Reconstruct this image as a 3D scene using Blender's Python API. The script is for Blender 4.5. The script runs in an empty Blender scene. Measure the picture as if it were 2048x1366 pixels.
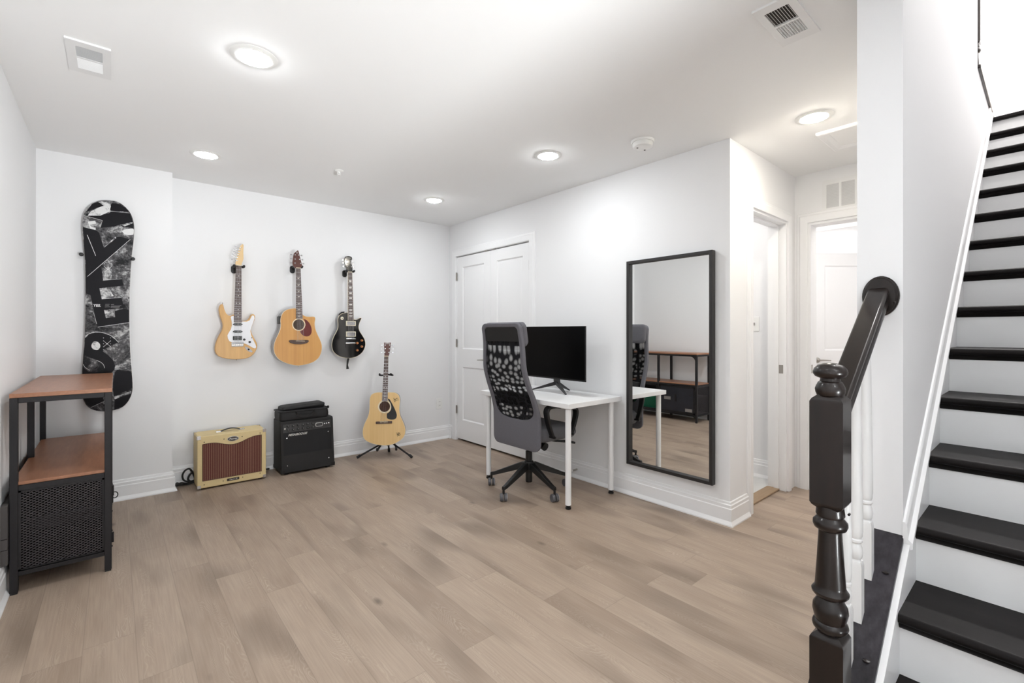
import bpy, bmesh, math, random
from mathutils import Vector, Matrix
random.seed(7)
SC = bpy.context.scene
COL = SC.collection
PI = math.pi

# ------------------------------------------------------------------ camera
YAW = math.radians(40.65); FPX = 926.2; HZ = 664.0; CAMH = 1.2185
S_, C_ = math.sin(YAW), math.cos(YAW)
cd = bpy.data.cameras.new('camera'); cam = bpy.data.objects.new('camera', cd); COL.objects.link(cam)
cam.location = (0, 0, CAMH); cam.rotation_euler = (PI/2, 0, -YAW)
cd.sensor_width = 36; cd.lens = FPX/2048*36; cd.shift_y = -(683-HZ)/2048; cd.clip_start = .02
SC.camera = cam
vs = SC.view_settings; vs.view_transform = 'Standard'; vs.look = 'None'; vs.gamma = 1; vs.use_curve_mapping = False; vs.exposure = 1.22
w = bpy.data.worlds.new('world'); SC.world = w; w.use_nodes = True; w.node_tree.nodes['Background'].inputs[0].default_value = (.8, .9, 1, 1); w.node_tree.nodes['Background'].inputs[1].default_value = .3

# survey helper: where does the sight line through a photo point meet a real plane
def ray(u, v):
    a = (u-1024)/FPX; b = -(v-HZ)/FPX
    return Vector((S_+C_*a, C_-S_*a, b))
def hit(u, v, o, n):
    r = ray(u, v); O = Vector((0, 0, CAMH)); o = Vector(o); n = Vector(n)
    return O + r*((o-O).dot(n)/r.dot(n))

# ------------------------------------------------------------------ object helpers
OFF = {}
def link(o, parent=None):
    COL.objects.link(o)
    if parent is not None:
        o.parent = parent; OFF[o.name] = OFF.get(parent.name, Vector((0, 0, 0)))
    return o
def tag(o, label=None, cat=None, group=None, kind=None):
    if label: o['label'] = label
    if cat: o['category'] = cat
    if group: o['group'] = group
    if kind: o['kind'] = kind
    return o
def thing(name, label, cat, loc=(0, 0, 0), group=None, mat=None):
    o = bpy.data.objects.new(name, None); o.empty_display_size = .05
    if mat is not None: o.matrix_world = mat; off = Vector((0, 0, 0))
    else: o.location = loc; off = Vector(loc)
    COL.objects.link(o); OFF[o.name] = off
    return tag(o, label, cat, group)
def copy_tree(o, parent=None):
    c = o.copy(); COL.objects.link(c)
    if parent is not None: c.parent = parent
    for ch in list(o.children): copy_tree(ch, c)
    return c
def obj(name, bm, mat, parent=None, smooth=True, angle=35, bevel=0, seg=2, label=None):
    off = OFF.get(parent.name, Vector((0, 0, 0))) if parent is not None else Vector((0, 0, 0))
    if off.length > 0: bmesh.ops.translate(bm, verts=bm.verts, vec=-off)
    bmesh.ops.recalc_face_normals(bm, faces=bm.faces)
    me = bpy.data.meshes.new(name); bm.to_mesh(me); bm.free()
    mats = mat if isinstance(mat, (list, tuple)) else [mat]
    for m in mats: me.materials.append(m)
    o = bpy.data.objects.new(name, me); link(o, parent)
    if bevel:
        b = o.modifiers.new('bevel', 'BEVEL'); b.width = bevel; b.segments = seg; b.limit_method = 'ANGLE'; b.angle_limit = math.radians(40)
        b.harden_normals = False
    if smooth:
        for p in me.polygons: p.use_smooth = True
        try: me.set_sharp_from_angle(angle=math.radians(angle))
        except Exception: pass
        wnm = o.modifiers.new('weighted_normal', 'WEIGHTED_NORMAL'); wnm.keep_sharp = True; wnm.weight = 80
    if label: o['label'] = label
    return o
def struct(name, bm, mat, parent=None, **k):
    o = obj(name, bm, mat, parent, **k)
    if parent is None: o['kind'] = 'structure'
    return o
BM = bmesh.new

def box(bm, a, b, mi=0):
    x0, y0, z0 = a; x1, y1, z1 = b
    vs = [bm.verts.new(p) for p in ((x0,y0,z0),(x1,y0,z0),(x1,y1,z0),(x0,y1,z0),(x0,y0,z1),(x1,y0,z1),(x1,y1,z1),(x0,y1,z1))]
    for q in ((0,3,2,1),(4,5,6,7),(0,1,5,4),(1,2,6,5),(2,3,7,6),(3,0,4,7)):
        bm.faces.new([vs[i] for i in q]).material_index = mi
    return bm
def B(a, b): return box(BM(), a, b)
def loft(bm, rings, close=True, cap=True, mi=0):
    R = [[bm.verts.new(p) for p in r] for r in rings]
    n = len(R[0])
    for a, b in zip(R, R[1:]):
        for i in range(n if close else n-1):
            j = (i+1) % n
            try: bm.faces.new((a[i], a[j], b[j], b[i])).material_index = mi
            except ValueError: pass
    if cap:
        for r in (R[0], R[-1]):
            try: bm.faces.new(r).material_index = mi
            except ValueError: pass
    return bm
def tube(bm, pts, r, n=10, cap=True, mi=0):
    P = [Vector(p) for p in pts]; rs = r if isinstance(r, (list, tuple)) else [r]*len(P)
    rings = []; up = None
    for i, p in enumerate(P):
        t = (P[min(i+1, len(P)-1)]-P[max(i-1, 0)]).normalized()
        if up is None:
            up = Vector((0, 0, 1)) if abs(t.z) < .9 else Vector((1, 0, 0))
        s = t.cross(up)
        if s.length < 1e-6: s = t.orthogonal()
        s.normalize(); up = s.cross(t).normalized()
        rings.append([p+(s*math.cos(2*PI*k/n)+up*math.sin(2*PI*k/n))*rs[i] for k in range(n)])
    return loft(bm, rings, True, cap, mi)
def lathe(bm, prof, c=(0, 0, 0), n=24, axis='Z', mi=0, cap=True):
    rings = []; c = Vector(c)
    for r, h in prof:
        ring = []
        for k in range(n):
            a = 2*PI*k/n; x, y = r*math.cos(a), r*math.sin(a)
            v = Vector((x, y, h)) if axis == 'Z' else (Vector((x, -h, y)) if axis == '-Y' else (Vector((h, x, y)) if axis == 'X' else Vector((x, h, y))))
            ring.append(c+v)
        rings.append(ring)
    return loft(bm, rings, True, cap, mi)
def cyl(bm, p, q, r, n=16, mi=0): return tube(bm, [p, q], r, n, True, mi)
def spline(P, k=6, closed=True):
    P = [Vector(p) for p in P]; n = len(P); out = []
    rng = range(n) if closed else range(n-1)
    for i in rng:
        g = (lambda j: P[j % n]) if closed else (lambda j: P[max(0, min(n-1, j))])
        p0, p1, p2, p3 = g(i-1), g(i), g(i+1), g(i+2)
        for s in range(k):
            t = s/k
            out.append(.5*((2*p1)+(p2-p0)*t+(2*p0-5*p1+4*p2-p3)*t*t+(3*p1-p0-3*p2+p3)*t**3))
    if not closed: out.append(P[-1])
    return out
def inset(P, d):
    n = len(P); out = []
    A = sum(P[i][0]*P[(i+1) % n][1]-P[(i+1) % n][0]*P[i][1] for i in range(n))
    s = 1 if A > 0 else -1
    for i in range(n):
        a, b = Vector(P[i-1][:2]), Vector(P[(i+1) % n][:2])
        t = (b-a)
        if t.length < 1e-9: out.append(Vector(P[i][:2])); continue
        t.normalize(); nrm = Vector((-t.y, t.x))*s
        out.append(Vector(P[i][:2])+nrm*d)
    return out
# flat shape drawn in local (u right, v up), thickness along -Y (towards the viewer of a wall)
def slab(bm, P, layers, mi=0):
    rings = []
    for d, w in layers:
        Q = inset(P, d) if d else [Vector(p[:2]) for p in P]
        rings.append([(q[0], -w, q[1]) for q in Q])
    return loft(bm, rings, True, True, mi)
def ell(cx, cy, rx, ry, n=28): return [Vector((cx+rx*math.cos(2*PI*k/n), cy+ry*math.sin(2*PI*k/n))) for k in range(n)]
def rrect(x0, y0, x1, y1, r, k=4):
    out = []
    for cx, cy, a in ((x1-r, y0+r, -90), (x1-r, y1-r, 0), (x0+r, y1-r, 90), (x0+r, y0+r, 180)):
        for i in range(k+1):
            t = math.radians(a+90*i/k); out.append(Vector((cx+r*math.cos(t), cy+r*math.sin(t))))
    return out
def ring_slab(bm, Pout, Pin, w0, w1, mi=0):
    n = len(Pout)
    rings = [[(p[0], -w0, p[1]) for p in Pin], [(p[0], -w1, p[1]) for p in Pin], [(p[0], -w1, p[1]) for p in Pout], [(p[0], -w0, p[1]) for p in Pout]]
    return loft(bm, rings+[rings[0]], True, False, mi)
def text_bm(s, size, shear=0, bold=0, extrude=.0006, align='CENTER', spacing=1.0):
    c = bpy.data.curves.new('txt', 'FONT'); c.body = s; c.size = size; c.shear = shear; c.extrude = extrude; c.offset = bold
    c.align_x = align; c.align_y = 'CENTER'; c.space_character = spacing; c.resolution_u = 3
    o = bpy.data.objects.new('txt', c); COL.objects.link(o)
    bpy.context.view_layer.update()
    me = bpy.data.meshes.new_from_object(o.evaluated_get(bpy.context.evaluated_depsgraph_get()))
    bpy.data.objects.remove(o); bpy.data.curves.remove(c)
    bm = BM(); bm.from_mesh(me); bpy.data.meshes.remove(me)
    return bm
def place(bm, M): bmesh.ops.transform(bm, matrix=M, verts=bm.verts); return bm
FRONT = Matrix(((1, 0, 0, 0), (0, 0, -1, 0), (0, 1, 0, 0), (0, 0, 0, 1)))   # xy drawing -> xz, facing -Y

# ------------------------------------------------------------------ materials
def newmat(name):
    m = bpy.data.materials.new(name); m.use_nodes = True
    nt = m.node_tree; b = nt.nodes['Principled BSDF']
    return m, nt, b
def N(nt, t, **k):
    n = nt.nodes.new(t)
    for a, v in k.items():
        if a.startswith('i_'): n.inputs[a[2:].replace('_', ' ')].default_value = v
        else: setattr(n, a, v)
    return n
def srgb(r, g, b):
    f = lambda c: (c/255/12.92) if c/255 <= .04045 else ((c/255+.055)/1.055)**2.4
    return (f(r), f(g), f(b), 1)
def mat(name, c, rough=.5, metal=0, var=.06, scale=8, bump=0, bscale=200, coat=0, stretch=(1, 1, 1), spec=.5):
    m, nt, b = newmat(name); c = srgb(*c) if max(c) > 1 else (*c, 1)
    tc = N(nt, 'ShaderNodeTexCoord'); mp = N(nt, 'ShaderNodeMapping'); mp.inputs['Scale'].default_value = stretch
    nt.links.new(tc.outputs['Object'], mp.inputs[0])
    nz = N(nt, 'ShaderNodeTexNoise', i_Scale=scale, i_Detail=4.0); nt.links.new(mp.outputs[0], nz.inputs['Vector'])
    mx = N(nt, 'ShaderNodeMix', data_type='RGBA')
    mx.inputs[6].default_value = [v*(1-var) for v in c[:3]]+[1]; mx.inputs[7].default_value = [min(1, v*(1+var)) for v in c[:3]]+[1]
    nt.links.new(nz.outputs['Fac'], mx.inputs[0]); nt.links.new(mx.outputs[2], b.inputs['Base Color'])
    b.inputs['Roughness'].default_value = rough; b.inputs['Metallic'].default_value = metal
    b.inputs['Coat Weight'].default_value = coat; b.inputs['Coat Roughness'].default_value = .08
    b.inputs['Specular IOR Level'].default_value = spec
    if bump:
        n2 = N(nt, 'ShaderNodeTexNoise', i_Scale=bscale, i_Detail=2.0); nt.links.new(mp.outputs[0], n2.inputs['Vector'])
        bp = N(nt, 'ShaderNodeBump', i_Strength=bump, i_Distance=.002); nt.links.new(n2.outputs['Fac'], bp.inputs['Height'])
        nt.links.new(bp.outputs[0], b.inputs['Normal'])
    return m
def math_(nt, op, a, b=None, c=None):
    n = N(nt, 'ShaderNodeMath', operation=op)
    for i, v in enumerate((a, b, c)):
        if v is None: continue
        if isinstance(v, (int, float)): n.inputs[i].default_value = v
        else: nt.links.new(v, n.inputs[i])
    return n.outputs[0]
def woodmat(name, c1, c2, rough=.4, scale=(60, 60, 3), coat=0, rings=0):
    m, nt, b = newmat(name)
    tc = N(nt, 'ShaderNodeTexCoord'); mp = N(nt, 'ShaderNodeMapping'); mp.inputs['Scale'].default_value = scale
    nt.links.new(tc.outputs['Object'], mp.inputs[0])
    nz = N(nt, 'ShaderNodeTexNoise', i_Scale=1.0, i_Detail=5.0, i_Roughness=.6); nt.links.new(mp.outputs[0], nz.inputs['Vector'])
    n2 = N(nt, 'ShaderNodeTexNoise', i_Scale=.12, i_Detail=2.0); nt.links.new(mp.outputs[0], n2.inputs['Vector'])
    f = math_(nt, 'ADD', math_(nt, 'MULTIPLY', nz.outputs['Fac'], .6), math_(nt, 'MULTIPLY', n2.outputs['Fac'], .5))
    cr = N(nt, 'ShaderNodeValToRGB'); cr.color_ramp.elements[0].position = .3; cr.color_ramp.elements[1].position = .75
    cr.color_ramp.elements[0].color = srgb(*c1); cr.color_ramp.elements[1].color = srgb(*c2)
    nt.links.new(f, cr.inputs[0]); nt.links.new(cr.outputs[0], b.inputs['Base Color'])
    b.inputs['Roughness'].default_value = rough; b.inputs['Coat Weight'].default_value = coat; b.inputs['Coat Roughness'].default_value = .07
    if max(c2) < 70: b.inputs['Specular IOR Level'].default_value = .14 if max(c2) < 28 else .3
    return m
def floormat():
    m, nt, b = newmat('oak_plank_floor'); W, Ln = .157, 1.22
    tc = N(nt, 'ShaderNodeTexCoord'); sp = N(nt, 'ShaderNodeSeparateXYZ'); nt.links.new(tc.outputs['Object'], sp.inputs[0])
    X, Y = sp.outputs[0], sp.outputs[1]
    xi = math_(nt, 'DIVIDE', math_(nt, 'ADD', X, 3.232), W); i = math_(nt, 'FLOOR', xi); fx = math_(nt, 'FRACT', xi)
    wn = N(nt, 'ShaderNodeTexWhiteNoise', noise_dimensions='1D'); nt.links.new(i, wn.inputs['W'])
    yi = math_(nt, 'ADD', math_(nt, 'DIVIDE', Y, Ln), math_(nt, 'MULTIPLY', wn.outputs['Value'], 7.3)); j = math_(nt, 'FLOOR', yi); fy = math_(nt, 'FRACT', yi)
    cb = N(nt, 'ShaderNodeCombineXYZ'); nt.links.new(i, cb.inputs[0]); nt.links.new(j, cb.inputs[1])
    w2 = N(nt, 'ShaderNodeTexWhiteNoise', noise_dimensions='3D'); nt.links.new(cb.outputs[0], w2.inputs['Vector'])
    rnd = w2.outputs['Value']
    off = math_(nt, 'MULTIPLY', rnd, 40.0)
    sx_ = N(nt, 'ShaderNodeSeparateColor'); nt.links.new(w2.outputs['Color'], sx_.inputs[0]); w2b = sx_.outputs[1]; w2c = sx_.outputs[2]
    g2 = N(nt, 'ShaderNodeCombineXYZ'); nt.links.new(math_(nt, 'MULTIPLY_ADD', X, 150.0, off), g2.inputs[0]); nt.links.new(math_(nt, 'MULTIPLY_ADD', Y, 5.0, off), g2.inputs[1])
    n2 = N(nt, 'ShaderNodeTexNoise', i_Scale=1.0, i_Detail=3.0); nt.links.new(g2.outputs[0], n2.inputs['Vector'])
    # cathedral figure: nested arches along the middle of a board, wavering with a soft noise
    gw = N(nt, 'ShaderNodeCombineXYZ'); nt.links.new(math_(nt, 'MULTIPLY_ADD', X, 9.0, off), gw.inputs[0]); nt.links.new(math_(nt, 'MULTIPLY_ADD', Y, 2.2, off), gw.inputs[1])
    nw_ = N(nt, 'ShaderNodeTexNoise', i_Scale=1.0, i_Detail=3.0, i_Roughness=.5); nt.links.new(gw.outputs[0], nw_.inputs['Vector'])
    u = math_(nt, 'ADD', math_(nt, 'SUBTRACT', fx, .5), math_(nt, 'MULTIPLY', math_(nt, 'SUBTRACT', w2b, .5), .7))
    dirn = math_(nt, 'SUBTRACT', math_(nt, 'MULTIPLY', math_(nt, 'GREATER_THAN', w2b, .5), 2.0), 1.0)
    arch = math_(nt, 'ADD', math_(nt, 'MULTIPLY', math_(nt, 'MULTIPLY', u, u), 2.2), math_(nt, 'ADD', math_(nt, 'MULTIPLY', math_(nt, 'MULTIPLY', Y, dirn), .75), math_(nt, 'MULTIPLY', nw_.outputs['Fac'], 1.0)))
    cont = math_(nt, 'FRACT', math_(nt, 'MULTIPLY', arch, 30.0))
    line = N(nt, 'ShaderNodeValToRGB'); e = line.color_ramp.elements; e[0].position = 0; e[0].color = (1, 1, 1, 1); e[1].position = .55; e[1].color = (0, 0, 0, 1)
    nt.links.new(cont, line.inputs[0])
    g3 = N(nt, 'ShaderNodeCombineXYZ'); nt.links.new(math_(nt, 'MULTIPLY_ADD', X, 7.0, off), g3.inputs[0]); nt.links.new(math_(nt, 'MULTIPLY_ADD', Y, 1.6, off), g3.inputs[1])
    n3 = N(nt, 'ShaderNodeTexNoise', i_Scale=1.0, i_Detail=3.0); nt.links.new(g3.outputs[0], n3.inputs['Vector'])
    nb = N(nt, 'ShaderNodeTexNoise', i_Scale=2.3, i_Detail=1.0); nt.links.new(g3.outputs[0], nb.inputs['Vector']); n3b = nb.outputs['Fac']
    cr = N(nt, 'ShaderNodeValToRGB'); e = cr.color_ramp.elements
    e[0].position = 0; e[0].color = srgb(*FLOOR_A); e[1].position = 1; e[1].color = srgb(*FLOOR_B)
    tone = math_(nt, 'ADD', math_(nt, 'MULTIPLY', w2c, .38), math_(nt, 'MULTIPLY', n3.outputs['Fac'], .62)); nt.links.new(tone, cr.inputs[0])
    def mix(fac, a, bcol, blend='MIX'):
        x = N(nt, 'ShaderNodeMix', data_type='RGBA', blend_type=blend)
        nt.links.new(fac, x.inputs[0]) if not isinstance(fac, float) else setattr(x.inputs[0], 'default_value', fac)
        nt.links.new(a, x.inputs[6]); x.inputs[7].default_value = bcol
        return x.outputs[2]
    c = mix(math_(nt, 'MULTIPLY', math_(nt, 'MULTIPLY', line.outputs[0], 1.5), math_(nt, 'MAXIMUM', math_(nt, 'SUBTRACT', n3b, .40), 0.0)), cr.outputs[0], srgb(205, 190, 173))
    c = mix(math_(nt, 'MULTIPLY', math_(nt, 'SUBTRACT', n2.outputs['Fac'], .35), .55), c, srgb(112, 95, 82))
    # smoky heartwood patches and knots
    n4 = N(nt, 'ShaderNodeTexNoise', i_Scale=1.0, i_Detail=1.0); g4 = N(nt, 'ShaderNodeCombineXYZ')
    nt.links.new(math_(nt, 'MULTIPLY_ADD', X, 4.5, off), g4.inputs[0]); nt.links.new(math_(nt, 'MULTIPLY_ADD', Y, 1.5, off), g4.inputs[1]); nt.links.new(g4.outputs[0], n4.inputs['Vector'])
    mr = N(nt, 'ShaderNodeMapRange'); mr.inputs[1].default_value = .53; mr.inputs[2].default_value = .74; mr.inputs[3].default_value = 0; mr.inputs[4].default_value = .62; nt.links.new(n4.outputs['Fac'], mr.inputs[0])
    c = mix(mr.outputs[0], c, srgb(112, 96, 84))
    g5 = N(nt, 'ShaderNodeCombineXYZ'); nt.links.new(math_(nt, 'MULTIPLY_ADD', X, 3.4, off), g5.inputs[0]); nt.links.new(math_(nt, 'MULTIPLY_ADD', Y, 1.7, off), g5.inputs[1])
    vo = N(nt, 'ShaderNodeTexVoronoi', i_Scale=1.0); nt.links.new(g5.outputs[0], vo.inputs['Vector'])
    kn = N(nt, 'ShaderNodeMapRange'); kn.inputs[1].default_value = .015; kn.inputs[2].default_value = .075; kn.inputs[3].default_value = .75; kn.inputs[4].default_value = 0; nt.links.new(vo.outputs['Distance'], kn.inputs[0])
    c = mix(kn.outputs[0], c, srgb(92, 82, 74))
    # joints
    ex = math_(nt, 'MINIMUM', fx, math_(nt, 'SUBTRACT', 1.0, fx)); ey = math_(nt, 'MULTIPLY', math_(nt, 'MINIMUM', fy, math_(nt, 'SUBTRACT', 1.0, fy)), Ln/W)
    ed = math_(nt, 'MINIMUM', ex, ey); jn = N(nt, 'ShaderNodeMapRange'); jn.inputs[1].default_value = .004; jn.inputs[2].default_value = .014; jn.inputs[3].default_value = .30; jn.inputs[4].default_value = 0; nt.links.new(ed, jn.inputs[0])
    c = mix(jn.outputs[0], c, srgb(105, 92, 82))
    nt.links.new(c, b.inputs['Base Color'])
    rg = N(nt, 'ShaderNodeMapRange'); rg.inputs[3].default_value = .34; rg.inputs[4].default_value = .5; b.inputs['Specular IOR Level'].default_value = .4; nt.links.new(n2.outputs['Fac'], rg.inputs[0]); nt.links.new(rg.outputs[0], b.inputs['Roughness'])
    bp = N(nt, 'ShaderNodeBump', i_Strength=.12, i_Distance=.001); nt.links.new(n2.outputs['Fac'], bp.inputs['Height']); nt.links.new(bp.outputs[0], b.inputs['Normal'])
    return m
def emis(name, c, s):
    m, nt, b = newmat(name); b.inputs['Base Color'].default_value = (*c, 1)
    nz = N(nt, 'ShaderNodeTexNoise', i_Scale=3.0); mx = N(nt, 'ShaderNodeMix', data_type='RGBA'); mx.inputs[6].default_value = (*c, 1); mx.inputs[7].default_value = (*[v*.98 for v in c], 1)
    nt.links.new(nz.outputs['Fac'], mx.inputs[0]); nt.links.new(mx.outputs[2], b.inputs['Emission Color'])
    b.inputs['Emission Strength'].default_value = s; m.cycles.emission_sampling = 'FRONT_BACK'
    return m

FLOOR_A = (144, 124, 108); FLOOR_B = (188, 169, 151)
M = {}
M['wall'] = mat('wall_paint', (240, 240, 241), .85, var=.006, scale=2, bump=.05, bscale=350)
M['ceil'] = mat('ceiling_paint', (246, 246, 246), .9, var=.006, scale=2, bump=.05, bscale=300)
M['trim'] = mat('white_trim_paint', (244, 244, 245), .35, var=.006, scale=2)
M['door'] = mat('white_door_paint', (243, 243, 244), .4, var=.006, scale=2)
M['floor'] = floormat()
M['tile'] = mat('pale_stone_tile', (214, 214, 213), .3, var=.05, scale=3)
M['espresso'] = woodmat('espresso_wood', (14, 10, 9), (32, 23, 20), .3, (40, 40, 4), coat=.22)
M['tread'] = woodmat('tread_wood', (12, 10, 10), (27, 23, 23), .5, (60, 4, 40), coat=0)
M['plank'] = woodmat('dark_oak_plank', (6, 6, 7), (66, 62, 68), .42, (4, 45, 45), coat=.05)
M['whitewood'] = mat('white_gloss_wood', (240, 240, 240), .3, var=.006)
M['nickel'] = mat('brushed_nickel', (176, 172, 166), .3, 1, var=.03)
M['chrome'] = mat('chrome', (215, 215, 218), .12, 1, var=.02)
M['blackmetal'] = mat('black_painted_metal', (34, 32, 34), .5, 0, var=.08, spec=.3)
M['blackplastic'] = mat('black_plastic', (16, 16, 17), .42, 0, var=.08)
M['rubber'] = mat('dark_rubber', (30, 30, 32), .7, 0, var=.1)
M['whiteplastic'] = mat('white_plastic', (240, 240, 238), .4, var=.006)
M['vent'] = mat('white_vent_metal', (238, 238, 238), .4, var=.01)
M['dark'] = mat('duct_shadow_grey', (70, 66, 63), .8, var=.1)
M['black'] = mat('matte_black', (14, 14, 15), .6, var=.1)
M['lens'] = emis('led_lens', (.95, .985, 1.0), 84); M['lens_far'] = emis('led_lens_dim', (.95, .985, 1.0), 20); M['lens_corner'] = emis('led_lens_corner', (.95, .985, 1.0), 66); M['lens_hall'] = emis('led_lens_warm', (1, .93, .80), 92)
M['chestnut'] = woodmat('chestnut_board', (138, 92, 66), (172, 122, 92), .35, (60, 6, 60))
M['edge'] = woodmat('pale_board_edge', (170, 130, 100), (196, 156, 124), .5, (6, 60, 60))
# fonts / colours of the instruments
M['natural'] = woodmat('natural_ash', (196, 148, 86), (222, 176, 110), .38, (40, 40, 3), coat=.08)
M['maple'] = woodmat('maple', (222, 186, 132), (238, 206, 156), .35, (40, 40, 3))
M['cedar'] = woodmat('cedar_top', (196, 140, 76), (220, 166, 98), .3, (70, 70, 1.2), coat=.3)
M['spruce'] = woodmat('spruce_top', (222, 182, 118), (236, 200, 140), .35, (90, 90, 2), coat=.2)
M['rosewood'] = woodmat('rosewood', (64, 48, 42), (98, 76, 66), .45, (60, 60, 4))
M['redwood'] = woodmat('mahogany_head', (70, 34, 28), (104, 56, 44), .3, (60, 60, 4), coat=.3)
M['sidegrey'] = woodmat('glossy_dark_side', (96, 88, 88), (140, 132, 130), .25, (40, 40, 6), coat=.5)
M['blackgloss'] = mat('black_lacquer', (12, 12, 13), .08, 0, var=.1, coat=1)
M['cream'] = mat('cream_plastic', (238, 230, 208), .35, var=.02)
M['pearl'] = mat('pearl_inlay', (232, 228, 220), .25, var=.06, scale=80)
M['whiteguard'] = mat('white_pickguard', (240, 240, 244), .25, var=.01)
M['redguard'] = mat('oxblood_pickguard', (104, 34, 30), .3, var=.12, scale=60)
M['copper'] = mat('copper_knob', (206, 140, 92), .3, .6, var=.08)
M['ivory'] = mat('ivory_binding', (236, 222, 192), .35, var=.02)
M['ink'] = mat('marker_ink', (84, 70, 40), .5, var=.1)
# amplifiers
M['tweed'] = mat('cream_tolex', (222, 200, 150), .6, var=.05, scale=60, bump=.3, bscale=500)
M['tolex'] = mat('black_tolex', (22, 21, 22), .6, var=.15, scale=80, bump=.5, bscale=600)
M['grille'] = mat('black_grille_cloth', (26, 26, 28), .8, var=.15, scale=200, bump=.5, bscale=900)
M['panel'] = mat('dark_grey_panel', (58, 57, 58), .35, .3, var=.05)
M['nylon'] = mat('black_nylon', (24, 23, 25), .65, var=.2, scale=40, bump=.6, bscale=60)
M['silver'] = mat('silver_print', (196, 194, 190), .35, .4, var=.05)
M['sticker'] = mat('metal_label', (160, 156, 154), .4, .3, var=.25, scale=90)
M['greyfabric'] = mat('grey_fabric', (104, 103, 109), .9, var=.1, scale=120, bump=.5, bscale=700)
M['seatfabric'] = mat('seat_fabric', (104, 104, 108), .9, var=.1, scale=120, bump=.5, bscale=700)
M['deskwhite'] = mat('white_desk_laminate', (240, 240, 241), .35, var=.005)
M['screen'] = mat('screen_glass', (2, 2, 3), .35, var=.05, spec=.12)
M['green'] = mat('green_bin_plastic', (14, 92, 68), .4, var=.05)
M['greyboard'] = mat('dark_grey_board', (72, 68, 67), .7, var=.06)
M['mirrorframe'] = mat('black_mirror_frame', (36, 34, 34), .5, 0, var=.05)
m, nt, b = newmat('mirror_glass'); b.inputs['Metallic'].default_value = 1; b.inputs['Roughness'].default_value = 0
nz = N(nt, 'ShaderNodeTexNoise', i_Scale=2.0); mx = N(nt, 'ShaderNodeMix', data_type='RGBA'); mx.inputs[6].default_value = (.9, .91, .9, 1); mx.inputs[7].default_value = (.92, .92, .91, 1)
nt.links.new(nz.outputs['Fac'], mx.inputs[0]); nt.links.new(mx.outputs[2], b.inputs['Base Color']); M['mirror'] = m
def stripecloth():
    m, nt, b = newmat('oxblood_striped_cloth')
    tc = N(nt, 'ShaderNodeTexCoord'); sp = N(nt, 'ShaderNodeSeparateXYZ'); nt.links.new(tc.outputs['Object'], sp.inputs[0])
    s = math_(nt, 'FRACT', math_(nt, 'MULTIPLY', sp.outputs[0], 82.0)); d = math_(nt, 'ABSOLUTE', math_(nt, 'SUBTRACT', s, .5))
    nz = N(nt, 'ShaderNodeTexNoise', i_Scale=420.0, i_Detail=2.0); nt.links.new(tc.outputs['Object'], nz.inputs['Vector'])
    cr = N(nt, 'ShaderNodeValToRGB'); e = cr.color_ramp.elements; e[0].position = .08; e[0].color = srgb(146, 110, 90); e[1].position = .22; e[1].color = srgb(92, 46, 40)
    nt.links.new(math_(nt, 'ADD', d, math_(nt, 'MULTIPLY', math_(nt, 'SUBTRACT', nz.outputs['Fac'], .5), .25)), cr.inputs[0]); nt.links.new(cr.outputs[0], b.inputs['Base Color'])
    b.inputs['Roughness'].default_value = .85
    return m
M['stripecloth'] = stripecloth()
def grungemat(name='grunge_print', s1=4.2, sh=0):
    m, nt, b = newmat(name)
    tc = N(nt, 'ShaderNodeTexCoord')
    n1 = N(nt, 'ShaderNodeTexNoise', i_Scale=s1, i_Detail=8.0, i_Roughness=.68, i_Distortion=1.2); nt.links.new(tc.outputs['Object'], n1.inputs['Vector'])
    n2 = N(nt, 'ShaderNodeTexNoise', i_Scale=60.0, i_Detail=5.0, i_Roughness=.7); nt.links.new(tc.outputs['Object'], n2.inputs['Vector'])
    f = math_(nt, 'ADD', n1.outputs['Fac'], math_(nt, 'MULTIPLY', math_(nt, 'SUBTRACT', n2.outputs['Fac'], .5), .35))
    cr = N(nt, 'ShaderNodeValToRGB'); e = cr.color_ramp.elements; e[0].position = .40-sh; e[0].color = srgb(24, 24, 27); e[1].position = .66-sh; e[1].color = srgb(225, 225, 225)
    x = e.new(.51-sh); x.color = srgb(92, 91, 93)
    nt.links.new(f, cr.inputs[0]); nt.links.new(cr.outputs[0], b.inputs['Base Color']); b.inputs['Roughness'].default_value = .45; b.inputs['Specular IOR Level'].default_value = .2
    return m
M['grunge'] = grungemat()
M['inkblack'] = mat('black_print', (26, 25, 29), .5, var=.12, scale=12, spec=.15)
M['inkwhite'] = mat('white_print', (226, 226, 226), .4, var=.08, scale=60)
M['inkgrey'] = grungemat('grey_grunge_print', 11.0, .10)
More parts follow.
